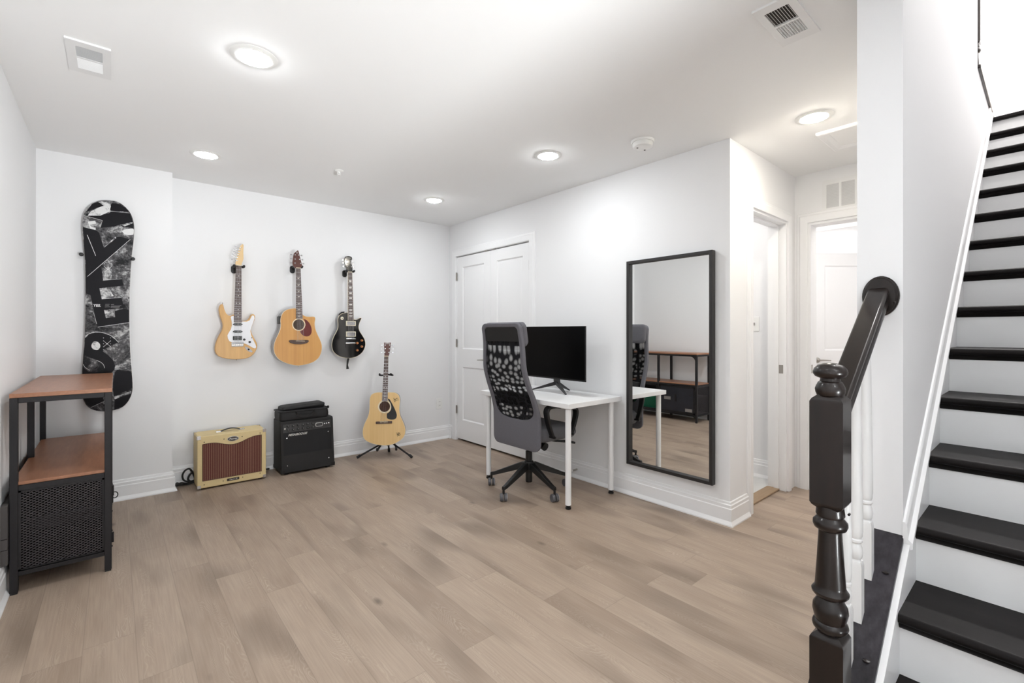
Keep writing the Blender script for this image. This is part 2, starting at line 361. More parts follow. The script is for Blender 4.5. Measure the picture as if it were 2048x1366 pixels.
def meshfabric(name, a):
    m, nt, b = newmat(name); b.inputs['Base Color'].default_value = (.01, .01, .012, 1); b.inputs['Roughness'].default_value = .85; b.inputs['Specular IOR Level'].default_value = .15
    tc = N(nt, 'ShaderNodeTexCoord'); sp = N(nt, 'ShaderNodeSeparateXYZ'); nt.links.new(tc.outputs['Object'], sp.inputs[0])
    # two layers of net: open cells are long near the top and small and round lower down
    z = sp.outputs[2]; k = N(nt, 'ShaderNodeMapRange'); k.inputs[1].default_value = .80; k.inputs[2].default_value = 1.15; k.inputs[3].default_value = 34; k.inputs[4].default_value = 13; nt.links.new(z, k.inputs[0])
    cb = N(nt, 'ShaderNodeCombineXYZ'); nt.links.new(math_(nt, 'MULTIPLY', sp.outputs[1], 22.0), cb.inputs[0]); nt.links.new(math_(nt, 'MULTIPLY', math_(nt, 'SUBTRACT', z, .98), k.outputs[0]), cb.inputs[1])
    nz = N(nt, 'ShaderNodeTexNoise', i_Scale=3.0); nt.links.new(tc.outputs['Object'], nz.inputs['Vector'])
    va = N(nt, 'ShaderNodeVectorMath', operation='MULTIPLY_ADD'); va.inputs[1].default_value = (1.6, 1.6, 0); nt.links.new(nz.outputs['Color'], va.inputs[0]); nt.links.new(cb.outputs[0], va.inputs[2])
    vo = N(nt, 'ShaderNodeTexVoronoi', voronoi_dimensions='2D', feature='F1', i_Scale=.85, i_Randomness=.6); nt.links.new(va.outputs[0], vo.inputs['Vector'])
    mr = N(nt, 'ShaderNodeMapRange'); mr.interpolation_type = 'SMOOTHSTEP'
    mr.inputs[1].default_value = .16; mr.inputs[2].default_value = .50; mr.inputs[3].default_value = a; mr.inputs[4].default_value = 1.0; nt.links.new(vo.outputs['Distance'], mr.inputs[0])
    nt.links.new(mr.outputs[0], b.inputs['Alpha'])
    return m
M['mesh'] = meshfabric('sheer_black_mesh', .47); M['net'] = mat('plain_net', (10, 10, 11), .9, spec=.1); M['net'].node_tree.nodes['Principled BSDF'].inputs['Alpha'].default_value = .25
def expanded():
    # expanded-metal sheet: real holes would be far below a pixel, so the diamonds are cut by alpha
    m, nt, b = newmat('expanded_metal_mesh'); b.inputs['Base Color'].default_value = srgb(58, 54, 56); b.inputs['Roughness'].default_value = .55; b.inputs['Specular IOR Level'].default_value = .3
    tc = N(nt, 'ShaderNodeTexCoord'); sp = N(nt, 'ShaderNodeSeparateXYZ'); nt.links.new(tc.outputs['Object'], sp.inputs[0])
    h = math_(nt, 'ADD', sp.outputs[0], sp.outputs[1])
    p = math_(nt, 'MULTIPLY', h, 50.0); q = math_(nt, 'MULTIPLY', sp.outputs[2], 80.0)
    a = math_(nt, 'ABSOLUTE', math_(nt, 'SUBTRACT', math_(nt, 'FRACT', math_(nt, 'ADD', p, q)), .5))
    c = math_(nt, 'ABSOLUTE', math_(nt, 'SUBTRACT', math_(nt, 'FRACT', math_(nt, 'SUBTRACT', p, q)), .5))
    mx = math_(nt, 'MAXIMUM', a, c)
    nt.links.new(math_(nt, 'GREATER_THAN', mx, .335), b.inputs['Alpha'])
    return m
M['expanded'] = expanded()

# ------------------------------------------------------------------ the room
yA, yAb, xJ, xL, xB, yE, xH, HC = 4.537, 4.394, .338, -.395, 2.942, 1.3185, 4.071, 2.44
yS, yW, xW, yW2 = .297, .315, 1.95, .438
RUN, RISE, X0 = .2587, .1913, 1.5018
nose = lambda x: RISE+(x-X0)*RISE/RUN

bm = BM(); box(bm, (-.55, -2.4, -.1), (xH+.13, 4.7, 0)); box(bm, (xH+.13, .3, -.1), (6.6, 3, 0)); struct('floor', bm, M['floor'], smooth=False)
bm = BM(); box(bm, (3.062, yE+.125, .0), (xH+.03, 2.9, .012)); struct('floor_bathroom', bm, M['tile'], smooth=False)
bm = BM(); box(bm, (-.55, -2.4, HC), (xW, 4.7, HC+.12)); box(bm, (xW, yW2, HC), (6.6, 4.7, HC+.12)); struct('ceiling', bm, M['ceil'], smooth=False)
struct('wall_left', B((xL-.12, -2.4, 0), (xL, 4.7, HC)), M['wall'], smooth=False)
bm = BM(); box(bm, (xL, yAb, 0), (xJ, yA+.02, HC)); struct('wall_bump', bm, M['wall'], smooth=False)
struct('wall_back', B((xL-.12, yA, 0), (xB+.9, yA+.12, HC)), M['wall'], smooth=False)
# right wall with the closet opening
cy0, cy1, cz = 3.169, 4.396, 2.072
bm = BM(); box(bm, (xB, yE, 0), (xB+.12, cy0, HC)); box(bm, (xB, cy1, 0), (xB+.12, yA, HC)); box(bm, (xB, cy0, cz), (xB+.12, cy1, HC))
struct('wall_right', bm, M['wall'], smooth=False)
bm = BM(); box(bm, (xB+.7, 3.0, 0), (xB+.75, yA, HC)); box(bm, (xB+.12, 3.0, 0), (xB+.7, 3.05, HC)); struct('wall_closet', bm, M['wall'], smooth=False)
# hall wall with the bathroom opening
dx0, dx1, dz = 3.262, 3.905, 2.06
bm = BM(); box(bm, (xB+.12, yE, 0), (dx0, yE+.12, HC)); box(bm, (dx1, yE, 0), (xH, yE+.12, HC)); box(bm, (dx0, yE, dz), (dx1, yE+.12, HC))
struct('wall_hall', bm, M['wall'], smooth=False)
# end of the hall with a doorway
ey0, ey1 = .47, 1.225
bm = BM(); box(bm, (xH, ey1, 0), (xH+.12, 3.0, HC)); box(bm, (xH, ey0, dz), (xH+.12, ey1, HC)); box(bm, (xH, yW2, 0), (xH+.12, ey0, HC))
struct('wall_hall_end', bm, M['wall'], smooth=False)
bm = BM(); box(bm, (3.062, 2.9, 0), (xH, 3.0, HC)); struct('wall_bathroom', bm, M['wall'], smooth=False)
bm = BM(); box(bm, (6.5, yW2, 0), (6.6, 3, HC)); box(bm, (xH+.12, 2.9, 0), (6.5, 3, HC)); struct('wall_far_room', bm, M['wall'], smooth=False)
# stair walls
xT = X0+14*RUN; ZT = 15*RISE
bm = BM(); box(bm, (xW, yW, 0), (4.29, yW2, 5.2)); box(bm, (4.29, yW, 0), (6.6, yW2, ZT+.08)); struct('wall_stair', bm, M['wall'], smooth=False)
struct('wall_stair_right', B((1.3, -.78, 0), (7.1, -.66, 5.2)), M['wall'], smooth=False)
bm = BM(); box(bm, (xL, -2.4, 0), (1.42, -2.28, HC)); struct('wall_front', bm, M['wall'], smooth=False)
bm = BM(); box(bm, (1.3, -2.28, 0), (1.42, -.78, HC)); struct('wall_front_return', bm, M['wall'], smooth=False)
struct('wall_stair_header', B((xW-.12, -.66, HC+.12), (xW, yW2, 5.2)), M['wall'], smooth=False)
bm = BM(); box(bm, (xT+.04, -.66, HC+.13), (7.0, yW, ZT)); box(bm, (4.2, yW2, HC+.13), (7.0, 2.2, ZT)); struct('floor_upper', bm, M['floor'], smooth=False)
bm = BM(); box(bm, (7.0, -.66, HC), (7.1, 2.2, 5.2)); box(bm, (4.17, 2.2, HC+.13), (7.1, 2.3, 5.2)); struct('wall_upper', bm, M['wall'], smooth=False)
struct('wall_upper_side', B((4.17, yW2, HC+.13), (4.29, 2.2, 5.2)), M['wall'], smooth=False)
struct('ceiling_upper', B((xW-.12, -.78, 5.2), (7.1, 2.3, 5.3)), M['ceil'], smooth=False)

# baseboards: one profile swept along each wall
BASE = [(0, 0), (.028, 0), (.028, .008), (.018, .026), (.016, .030), (.016, .104), (.0125, .109), (.0125, .127), (.008, .133), (.006, .146), (0, .150)]
def sweep(bm, pts, prof, side=1):
    P = [Vector((*p, 0)) for p in pts]; rings = []
    for i, p in enumerate(P):
        d0 = (P[i]-P[i-1]).normalized() if i else None; d1 = (P[i+1]-P[i]).normalized() if i < len(P)-1 else None
        n0 = Vector((-d0.y, d0.x, 0)) if d0 else None; n1 = Vector((-d1.y, d1.x, 0)) if d1 else None
        if n0 and n1:
            n = (n0+n1).normalized(); n = n/max(.3, n.dot(n0))
        else: n = n0 or n1
        rings.append([p+n*a*side+Vector((0, 0, z)) for a, z in prof])
    return loft(bm, rings, True, True)
struct('baseboard_left', sweep(BM(), [(xL, -2.28), (xL, yAb)], BASE, -1), M['trim'], angle=25)
struct('baseboard_back', sweep(BM(), [(xL, yAb), (xJ, yAb), (xJ, yA), (xB, yA), (xB, cy1+.078)], BASE, -1), M['trim'], angle=25)
struct('baseboard_right', sweep(BM(), [(xB, cy0-.078), (xB, yE), (dx0-.072, yE)], BASE, -1), M['trim'], angle=25)
struct('baseboard_bathroom', sweep(BM(), [(xH, 2.9), (xH, yE+.12)], [(a, z+.012) for a, z in BASE], -1), M['trim'], angle=25)
struct('baseboard_stair_wall', sweep(BM(), [(xH, yW2), (xW, yW2)], BASE, -1), M['trim'], angle=25)

# casings: profile swept round an opening
CAS = [(0, 0), (.0, .013), (.012, .017), (.05, .017), (.058, .011), (.072, .009), (.076, .004), (.076, 0)]
def casing(bm, org, U, Nn, w0, w1, zt, prof=CAS):
    org, U, Nn = Vector(org), Vector(U), Vector(Nn); Z = Vector((0, 0, 1))
    corners = [(w0, 0, -1, 0), (w0, zt, -1, 1), (w1, zt, 1, 1), (w1, 0, 1, 0)]
    rings = [[org+U*(u+su*a)+Z*(z+sz*a)+Nn*d for a, d in prof] for u, z, su, sz in corners]
    return loft(bm, rings, True, True)
bm = casing(BM(), (xB, 0, 0), (0, 1, 0), (-1, 0, 0), cy0, cy1, cz)
box(bm, (xB, cy0, 0), (xB+.12, cy0+.004, cz-.004)); box(bm, (xB, cy1-.004, 0), (xB+.12, cy1, cz-.004)); box(bm, (xB, cy0, cz-.004), (xB+.12, cy1, cz))
box(bm, (xB+.045, cy0+.004, cz-.02), (xB+.075, cy1-.004, cz-.004)); box(bm, (xB+.045, cy1-.015, 0), (xB+.075, cy1-.004, cz-.02))
struct('trim_1', bm, M['trim'], angle=25)
bm = casing(BM(), (0, yE, 0), (1, 0, 0), (0, -1, 0), dx0, dx1, dz)
box(bm, (dx0, yE, 0), (dx0+.018, yE+.13, dz-.018)); box(bm, (dx1-.018, yE, 0), (dx1, yE+.13, dz-.018)); box(bm, (dx0, yE, dz-.018), (dx1, yE+.13, dz))
box(bm, (dx1-.03, yE+.05, 0), (dx1-.018, yE+.085, dz-.03)); box(bm, (dx0+.018, yE+.05, 0), (dx0+.03, yE+.085, dz-.03)); box(bm, (dx0+.018, yE+.05, dz-.03), (dx1-.018, yE+.085, dz-.018))
t2 = struct('trim_2', bm, M['trim'], angle=25)
obj('strike_plate', B((dx1-.0195, yE+.02, .90), (dx1-.018, yE+.05, .965)), M['nickel'], t2)
bm = casing(BM(), (xH, 0, 0), (0, 1, 0), (-1, 0, 0), ey0, ey1, dz)
box(bm, (xH, ey1-.018, 0), (xH+.13, ey1, dz-.018)); box(bm, (xH, ey0, 0), (xH+.13, ey0+.018, dz-.018)); box(bm, (xH, ey0, dz-.018), (xH+.13, ey1, dz))
t3 = struct('trim_3', bm, M['trim'], angle=25)
obj('strike_plate', B((xH+.01, ey1-.0195, .90), (xH+.04, ey1-.018, .965)), M['nickel'], t3)
struct('trim_4', B((dx0+.018, yE+.045, 0), (dx1-.018, yE+.135, .014)), M['chestnut'] if 0 else woodmat('threshold_oak', (150, 124, 96), (172, 146, 116), .45, (4, 60, 60)), bevel=.004)

# doors: leaf with two raised panels
def panel_leaf(bm, w, zb, zt, panels, th=.035):
    # leaf in local coords: X across 0..w, front at Y=0 (facing -Y), thickness to +Y
    xs = sorted({0, w} | {p[0] for p in panels} | {p[1] for p in panels}); zs = sorted({zb, zt} | {p[2] for p in panels} | {p[3] for p in panels})
    V = {}
    g = lambda x, y, z: V.setdefault((round(x, 5), round(y, 5), round(z, 5)), None) or V.__setitem__((round(x, 5), round(y, 5), round(z, 5)), bm.verts.new((x, y, z))) or V[(round(x, 5), round(y, 5), round(z, 5))]
    for a, bx in zip(xs, xs[1:]):
        for c, d in zip(zs, zs[1:]):
            pan = [p for p in panels if p[0] <= a+1e-6 and p[1] >= bx-1e-6 and p[2] <= c+1e-6 and p[3] >= d-1e-6]
            if not pan: bm.faces.new((g(a, 0, c), g(bx, 0, c), g(bx, 0, d), g(a, 0, d)))
    for x0, x1, z0, z1 in panels:
        steps = [(0, 0), (.012, .011), (.022, .011), (.045, .003)]
        R = [[g(x0+i, y, z0+i), g(x1-i, y, z0+i), g(x1-i, y, z1-i), g(x0+i, y, z1-i)] for i, y in steps]
        for r, s in zip(R, R[1:]):
            for k in range(4): bm.faces.new((r[k], r[(k+1) % 4], s[(k+1) % 4], s[k]))
        bm.faces.new(R[-1])
    bk = [bm.verts.new(p) for p in ((0, th, zb), (w, th, zb), (w, th, zt), (0, th, zt))]; bm.faces.new(bk)
    fr = [g(0, 0, zb), g(w, 0, zb), g(w, 0, zt), g(0, 0, zt)]
    bm.faces.new((g(0, 0, zb), g(0, 0, zt), bk[3], bk[0])); bm.faces.new((g(w, 0, zb), g(w, 0, zt), bk[2], bk[1]))
    bm.faces.new((g(0, 0, zb), g(w, 0, zb), bk[1], bk[0])); bm.faces.new((g(0, 0, zt), g(w, 0, zt), bk[2], bk[3]))
    return bm
def lever(bm, s=1):
    lathe(bm, [(.0, 0), (.027, 0), (.027, .006), (.02, .01), (.011, .012), (.011, .04), (0, .042)], (0, 0, 0), 20, '-Y')
    tube(bm, [(0, -.04, 0), (s*.03, -.045, .001), (s*.11, -.043, -.003)], [.009, .008, .006], 10)
    return bm
def leafmat(px, py, ang): return Matrix.Translation((px, py, 0)) @ Matrix.Rotation(ang, 4, 'Z')
cm = (cy0+cy1)/2; lw = (cy1-cy0)/2-.006
pan = lambda w: [(.105, w-.105, 1.03, 1.945), (.105, w-.105, .235, .83)]
for i, (ys, hy) in enumerate(((cy1-.005, 1), (cm-.001, 0))):
    R = leafmat(xB+.008, ys, -PI/2)      # local X runs towards -y
    bm = place(panel_leaf(BM(), lw, .022, cz-.012, pan(lw)), R)
    d = struct('door_%d' % (i+1), bm, M['door'], angle=20)
    for z in (1.846, 1.094, .345):
        y = cy1-.004 if hy else cy0+.004
        bm = BM(); tube(bm, [(xB-.002, y, z-.045), (xB-.002, y, z+.045)], .006, 10); box(bm, (xB+.0005, y-.012, z-.044), (xB+.0035, y+.012, z+.044))
        obj('hinge', bm, M['nickel'], d)
    if hy: obj('door_handle', place(lever(BM(), -1), R @ Matrix.Translation((lw-.055, 0, .925))), M['nickel'], d)
    yy = cm+.04 if hy else cm-.09
    obj('ball_catch', B((xB-.001, yy, cz-.012), (xB+.02, yy+.05, cz-.004)), M['nickel'], d)
# ajar door in the room past the hall
P0 = Vector((0, 0, 0))
F3, R3 = Vector((S_, C_, 0)), Vector((C_, -S_, 0))
k = F3*4.756+R3*(598/FPX*4.756); ang = math.atan2(R3.y, R3.x)
Rm = leafmat(k.x, k.y, ang)
d = struct('door_3', place(panel_leaf(BM(), .76, .012, 2.03, [(.14, .62, 1.03, 1.90), (.14, .62, .2, .86)]), Rm), M['door'], angle=20)
obj('door_handle', place(lever(BM(), 1), Rm @ Matrix.Translation((.065, 0, .93))), M['nickel'], d)
bm = BM(); box(bm, (-.005, .034, .9), (.002, .04, .965)); obj('latch_plate', place(bm, Rm), M['nickel'], d)

# ------------------------------------------------------------------ staircase
st = thing('staircase', 'straight staircase with dark wooden treads and white risers at the right', 'staircase', (X0, -.18, 0))
def tread_bm(k):
    x = X0+k*RUN; z = RISE*(k+1); bm = BM()
    n = 10; r = .015
    prof = [(x+RUN+.03, z), (x+r, z)]+[(x+r-r*math.sin(PI*i/n), z-r+r*math.cos(PI*i/n)) for i in range(1, n)]+[(x+r, z-.03), (x+.012, z-.031), (x+.014, z-.037), (x+.02, z-.045), (x+.026, z-.05), (x+.032, z-.051), (x+RUN+.03, z-.03)]
    y1 = yS
    loft(bm, [[(a, -.657, c) for a, c in prof], [(a, y1, c) for a, c in prof]], True, True)
    return bm
for k in range(15):
    x = X0+k*RUN
    if k < 14:
        obj('tread', tread_bm(k), M['tread'], st, angle=30)
    else:
        bm = BM(); box(bm, (x, -.657, ZT-.03), (x+.12, yW-.002, ZT+.002)); obj('landing_nosing', bm, M['tread'], st, bevel=.008)
    obj('riser', B((x+.03, -.657, RISE*k), (x+.042, yS if k < 14 else yW-.002, RISE*(k+1)-.03)), M['whitewood'], st, smooth=False)
xb = 1.40
sk = [(xW, 0), (xW, nose(xW)+.004), (xT+.03, nose(xT+.03)+.004), (xT+.03, nose(xT)-.3), (2.4, 0)]
obj('skirt_board', loft(BM(), [[(a, yS, c) for a, c in sk], [(a, yW, c) for a, c in sk]], True, True), M['trim'], st, smooth=False)
mo = [(yW, .082), (.309, .082), (.3055, .076), (.303, .066), (.301, .028), (.2965, .024), (.290, .017), (.290, .0), (yS, -.004), (yW, -.004)]
def slope_sweep(prof, x0, x1, f): return loft(BM(), [[(x, y, f(x)+dz) for y, dz in prof] for x in (x0, x1)], True, True)
obj('skirt_cap', slope_sweep(mo, xW-.005, xT+.03, nose), M['trim'], st, angle=20)

# railing: newel, plank, balusters, sloping handrail and its rosette are one assembly
pz = lambda x: .555+(x-xW)*RISE/RUN
rl = thing('stair_railing', 'dark newel post with sloping handrail and white balusters at foot of stairs', 'railing', (1.4365, .381, 0))
cw = [(1.47, 0), (1.47, pz(1.47)-.02), (xW, pz(xW)-.02), (xW, 0)]
obj('curb_wall', loft(BM(), [[(a, yS, c) for a, c in cw], [(a, yW2, c) for a, c in cw]], True, True), M['trim'], rl, smooth=False)
pk = [(.313, -.02), (.313, -.004), (.318, 0), (.447, 0), (.452, -.004), (.452, -.02)]
pl = obj('base_plank', slope_sweep(pk, 1.40, xW, pz), M['plank'], rl, angle=30)
for x, y in ((1.60, .338), (1.83, .338)):
    obj('screw_plug', lathe(BM(), [(0, pz(x)), (.009, pz(x)), (.009, pz(x)+.002), (0, pz(x)+.004)], (x, y, 0), 14), M['espresso'], pl)
NX, NY = 1.4365, .381
def newel(z0, base_top, hb, parent, mat_):
    # square base, turned middle, square block, turned cap
    hs = .0375
    def block(za, zb, ta, tb):
        bm = BM(); c = .010
        def sq(r, z, ch=0.0): return [(NX+sx*r, NY+sy*r, z) for sx, sy in ((-1,-1),(1,-1),(1,1),(-1,1))]
        rings = []
        if ta: rings += [sq(hs-.022, za-.004), sq(hs-.004, za+.012), sq(hs, za+.02)]
        else: rings += [sq(hs, za)]
        rings += [sq(hs, zb-.02), sq(hs-.004, zb-.012), sq(hs-.022, zb+.004)]
        return loft(bm, rings, True, True)
    b0 = z0+base_top
    obj('base_block', block(z0, b0, 0, 1), mat_, parent, angle=30)
    t = [(.030, b0-.004), (.039, b0+.004), (.041, b0+.012), (.039, b0+.020), (.034, b0+.024), (.037, b0+.034), (.0405, b0+.05), (.039, b0+.064), (.031, b0+.078), (.028, b0+.084), (.035, b0+.088), (.0415, b0+.096), (.0425, b0+.102), (.0355, b0+.112), (.0345, b0+.12),
         (.030, b0+.19), (.0265, b0+.255), (.0265, b0+.262), (.036, b0+.268), (.0395, b0+.277), (.039, b0+.286), (.032, b0+.294), (.030, b0+.298), (.033, b0+.304), (.03, b0+.33)]
    obj('turned_shaft', lathe(BM(), t, (NX, NY, 0), 32), mat_, parent, angle=40)
    c0 = b0+.318
    obj('upper_block', block(c0, c0+hb, 1, 1), mat_, parent, angle=30)
    c1 = c0+hb
    cap = [(.03, c1-.005), (.0335, c1+.004), (.0345, c1+.012), (.032, c1+.02), (.029, c1+.026), (.0275, c1+.03), (.0235, c1+.033), (.0225, c1+.04), (.034, c1+.045), (.0385, c1+.052), (.039, c1+.058), (.0365, c1+.066), (.028, c1+.075), (.015, c1+.08), (0, c1+.0815)]
    obj('cap', lathe(BM(), cap, (NX, NY, 0), 32), mat_, parent, angle=40)
nw = obj('newel_foot', B((NX-.037, NY-.037, 0), (NX+.037, NY+.037, .03)), M['espresso'], rl)
newel(.0, .433, .305, rl, M['espresso'])
# handrail
hz_ = lambda x: 1.378+(x-xW)*.70
hw = .029; yc = .377
hp = [(-.020, 0), (.020, 0), (.0265, -.004), (hw, -.012), (hw, -.02), (.024, -.03), (.024, -.036), (.0275, -.043), (.0275, -.06), (.018, -.066), (-.018, -.066), (-.0275, -.06), (-.0275, -.043), (-.024, -.036), (-.024, -.03), (-hw, -.02), (-hw, -.012), (-.0265, -.004)]
obj('handrail', loft(BM(), [[(x, yc+a, hz_(x)+c) for a, c in hp] for x in (NX+.03, xW-.018)], True, True), M['espresso'], rl, angle=50)
bm = BM(); rz = 1.338
P = ell(0, 0, .05, .067, 40)
rings = [[(xW-w, .372+q.x, rz+q.y) for q in inset(P, d)] for d, w in ((0, 0), (0, .009), (.004, .012), (.005, .016), (.009, .019), (.02, .019))]
ro = obj('rosette', loft(bm, rings), M['espresso'], rl, angle=30)
obj('rosette_screw', lathe(BM(), [(.0, -.004), (.0045, -.003), (.0045, .0), (0, .0)], (xW-.018, .333, 1.315), 10, 'X'), M['espresso'], ro)
for x in (1.575, 1.693, 1.811):
    z = pz(x); r = .016; top = hz_(x)-.06; bm = BM(); y = .382
    sq = lambda q, zz: [(x-q, y-q, zz), (x+q, y-q, zz), (x+q, y+q, zz), (x-q, y+q, zz)]
    loft(bm, [[(x-r, y-r, z-.0118-.002), (x+r, y-r, z+.0118-.002), (x+r, y+r, z+.0118-.002), (x-r, y+r, z-.0118-.002)], sq(r, z+.155), sq(r*.8, z+.168)])
    b0 = z+.165
    lathe(bm, [(.0125, b0), (.011, b0+.008), (.0145, b0+.014), (.0165, b0+.028), (.015, b0+.042), (.0115, b0+.052), (.0115, b0+.056), (.0155, b0+.06), (.0155, b0+.066), (.0125, b0+.07), (.0155, b0+.078), (.0155, b0+.086), (.0165, b0+.092), (.0165, b0+.14), (.013, b0+.42), (.0095, top+.005)], (x, y, 0), 20)
    obj('baluster', bm, M['whitewood'], rl, angle=35)
for z in (.895, .735): obj('newel_peg', cyl(BM(), (NX+.036, .349, z), (NX+.045, .349, z), .003, 8), M['espresso'], rl)

# guard of the upper landing
un = thing('upper_guard', 'dark newel post on upper landing glimpsed past the stairwell wall', 'railing', (4.86, .377, ZT+.08))
obj('base_plank', B((4.30, .300, ZT+.08), (6.5, .452, ZT+.105)), M['espresso'], un, bevel=.004)
NX, NY = 4.86, .377
newel(ZT+.105, .05, .34, un, M['espresso'])

# ------------------------------------------------------------------ ceiling fittings
def light_fit(x, y, label):
    lens = M['lens_hall'] if x > 2.9 else (M['lens'] if y < 3 else (M['lens_far'] if x < 1 else M['lens_corner']))
    t = thing('recessed_light', label, 'ceiling light', (x, y, HC), 'recessed ceiling lights')
    obj('trim_ring', lathe(BM(), [(.068, .0), (.068, -.0065), (.072, -.008), (.085, -.005), (.095, -.001), (.095, .0), (.068, .0)], (x, y, HC), 40, cap=False), M['whiteplastic'], t)
    obj('lens', lathe(BM(), [(.0, -.021), (.025, -.0195), (.045, -.0155), (.06, -.0105), (.067, -.006), (.068, .002), (0, .002)], (x, y, HC), 40), lens, t)
    return t
for x, y, l in ((.471, 2.307, 'round recessed ceiling light, the largest, nearest the left ceiling vent'),
                (.478, 3.79, 'round recessed ceiling light above the wall corner between snowboard and guitars'),
                (2.277, 2.269, 'round recessed ceiling light left of the smoke detector'),
                (2.244, 3.722, 'round recessed ceiling light near the corner by the closet doors'),
                (3.016, .878, 'round recessed ceiling light at the hallway entrance by the square ceiling panel')):
    light_fit(x, y, l)
def area(name, loc, rot, size, power, color=(.945, .983, 1.0), spread=PI, shape='DISK', sy=None):
    l = bpy.data.lights.new(name, 'AREA'); l.shape = shape; l.size = size; l.energy = power; l.color = color; l.spread = spread
    if sy: l.size_y = sy
    o = bpy.data.objects.new(name, l); o.location = loc; o.rotation_euler = rot; COL.objects.link(o); return o
LP = 2.3
# added fill lights without fixtures: room's unseen half, rooms beyond, upper floor
for y, p in ((.6, .9), (-1.2, LP)): area('room_fill', (.45, y, HC-.012), (0, 0, 0), .13, p)
area('bathroom_fill', (3.55, 2.1, HC-.02), (0, 0, 0), .3, 4, (1, .97, .93))
area('far_room_fill', (4.7, 1.0, HC-.02), (0, 0, 0), .4, 4, (1, .98, .95))
area('far_room_fill', (6.0, 2.1, HC-.02), (0, 0, 0), .4, 16, (1, .98, .95))
area('upper_fill', (5.9, .0, 5.18), (0, 0, 0), .3, 55, (1, .98, .96))
# added upward fill from behind the camera, imitating bounced flash on the ceiling
def bounce_fill(loc, target, size, power, spread):
    d = Vector(target)-Vector(loc)
    area('bounce_fill_light', loc, d.to_track_quat('-Z', 'Y').to_euler(), size, power, spread=math.radians(spread))
UP = 1.25
bounce_fill((1.2, -1.9, .35), (.9, -.6, 2.44), .8, 21*UP, 120)
bounce_fill((1.25, -1.9, .35), (-.39, 1.9, 2.1), .8, 5*UP, 70)
bounce_fill((1.2, -1.9, .35), (2.2, 1.7, 2.44), .8, .8*UP, 44)
bounce_fill((1.2, -1.9, .35), (1.4, 3.0, 2.44), .8, 3.6*UP, 50)
area('stair_foot_fill', (.85, -.45, HC-.012), (0, 0, 0), .13, 1.2)  # added out of view to brighten the risers and newel
area('stairwell_fill', (3.3, -.2, 5.18), (0, 0, 0), .3, 15, (1, .975, .95))  # added high above the steps to brighten the stairwell

def grille(name, label, cat, o, U, V, Nn, w, h, border, cells, slat, mat_frame, tilt=.6, th=.008, dark=True):
    o, U, V, Nn = Vector(o), Vector(U), Vector(V), Vector(Nn)
    t = thing(name, label, cat, o)
    def quadbox(bm, u0, u1, v0, v1, n0, n1):
        vs = [o+U*a+V*b_+Nn*c for a, b_, c in ((u0,v0,n0),(u1,v0,n0),(u1,v1,n0),(u0,v1,n0),(u0,v0,n1),(u1,v0,n1),(u1,v1,n1),(u0,v1,n1))]
        vs = [bm.verts.new(p) for p in vs]
        for q in ((0,3,2,1),(4,5,6,7),(0,1,5,4),(1,2,6,5),(2,3,7,6),(3,0,4,7)): bm.faces.new([vs[i] for i in q])
    us = sorted({0, w} | {c[0] for c in cells} | {c[1] for c in cells}); vs_ = sorted({0, h} | {c[2] for c in cells} | {c[3] for c in cells})
    bm = BM()
    for a, b_ in zip(us, us[1:]):
        for c, d in zip(vs_, vs_[1:]):
            if not any(q[0] <= a+1e-6 and q[1] >= b_-1e-6 and q[2] <= c+1e-6 and q[3] >= d-1e-6 for q in cells): quadbox(bm, a, b_, c, d, .0, th)
    bmesh.ops.remove_doubles(bm, verts=bm.verts, dist=1e-5)
    fr = obj('frame', bm, mat_frame, t, smooth=False)
    bm = BM()
    for c in cells: quadbox(bm, c[0], c[1], c[2], c[3], -.0006, .0008)
    obj('duct_shade', bm, M['dark'], t, smooth=False)  # flat dark sheet painting the shade behind the louvers
    for c in cells:
        n = int((c[3]-c[2])/slat); s = c[4] if len(c) > 4 else 1
        for i in range(n):
            v = c[2]+(i+.5)*(c[3]-c[2])/n; hh = slat*.5*tilt
            bm = BM(); p = [o+U*a+V*(v+b_)+Nn*n_ for a in (c[0], c[1]) for b_, n_ in ((-hh, .0012 if s > 0 else th), (-hh+.0012, .0012 if s > 0 else th), (hh, th if s > 0 else .0012), (hh-.0012, th if s > 0 else .0012))]
            q = [bm.verts.new(x) for x in p]; loft_idx = ((0,1,2,3),(7,6,5,4),(0,4,5,1),(1,5,6,2),(2,6,7,3),(3,7,4,0))
            for f in loft_idx: bm.faces.new([q[j] for j in f])
            obj('louver', bm, mat_frame, t, smooth=False)
    return t
# left vent: dark half towards the camera, closed half behind
grille('ceiling_vent', 'white ceiling vent in the left part of the ceiling, above the shelf unit', 'vent', (-.158, 2.648, HC), (1, 0, 0), (0, 1, 0), (0, 0, -1), .147, .307, .03, [(.032, .118, .045, .148, -1), (.032, .118, .160, .262, 1)], .0088, M['vent'])
grille('ceiling_vent', 'white ceiling vent at the top right above the stairs, nearest the wall end', 'vent', (1.845, .606, HC), (1, 0, 0), (0, 1, 0), (0, 0, -1), .315, .14, .03, [(.045, .155, .028, .112, -1), (.165, .262, .028, .112, 1)], .0088, M['vent'])
bm = BM(); x0, y0, x1, y1 = 3.27, .53, 3.665, .945
t = thing('ceiling_panel', 'square white framed panel in the hallway ceiling beside the wall end', 'ceiling panel', (x0, y0, HC))
P4 = lambda i, z: [(x0+i, y0+i, z), (x1-i, y0+i, z), (x1-i, y1-i, z), (x0+i, y1-i, z)]
obj('frame', loft(BM(), [P4(0, HC), P4(0, HC-.014), P4(.008, HC-.018), P4(.03, HC-.016), P4(.05, HC-.006), P4(.056, HC)], True, False), M['trim'], t, smooth=False)
obj('panel', B((x0+.056, y0+.056, HC-.004), (x1-.056, y1-.056, HC)), M['ceil'], t, smooth=False)
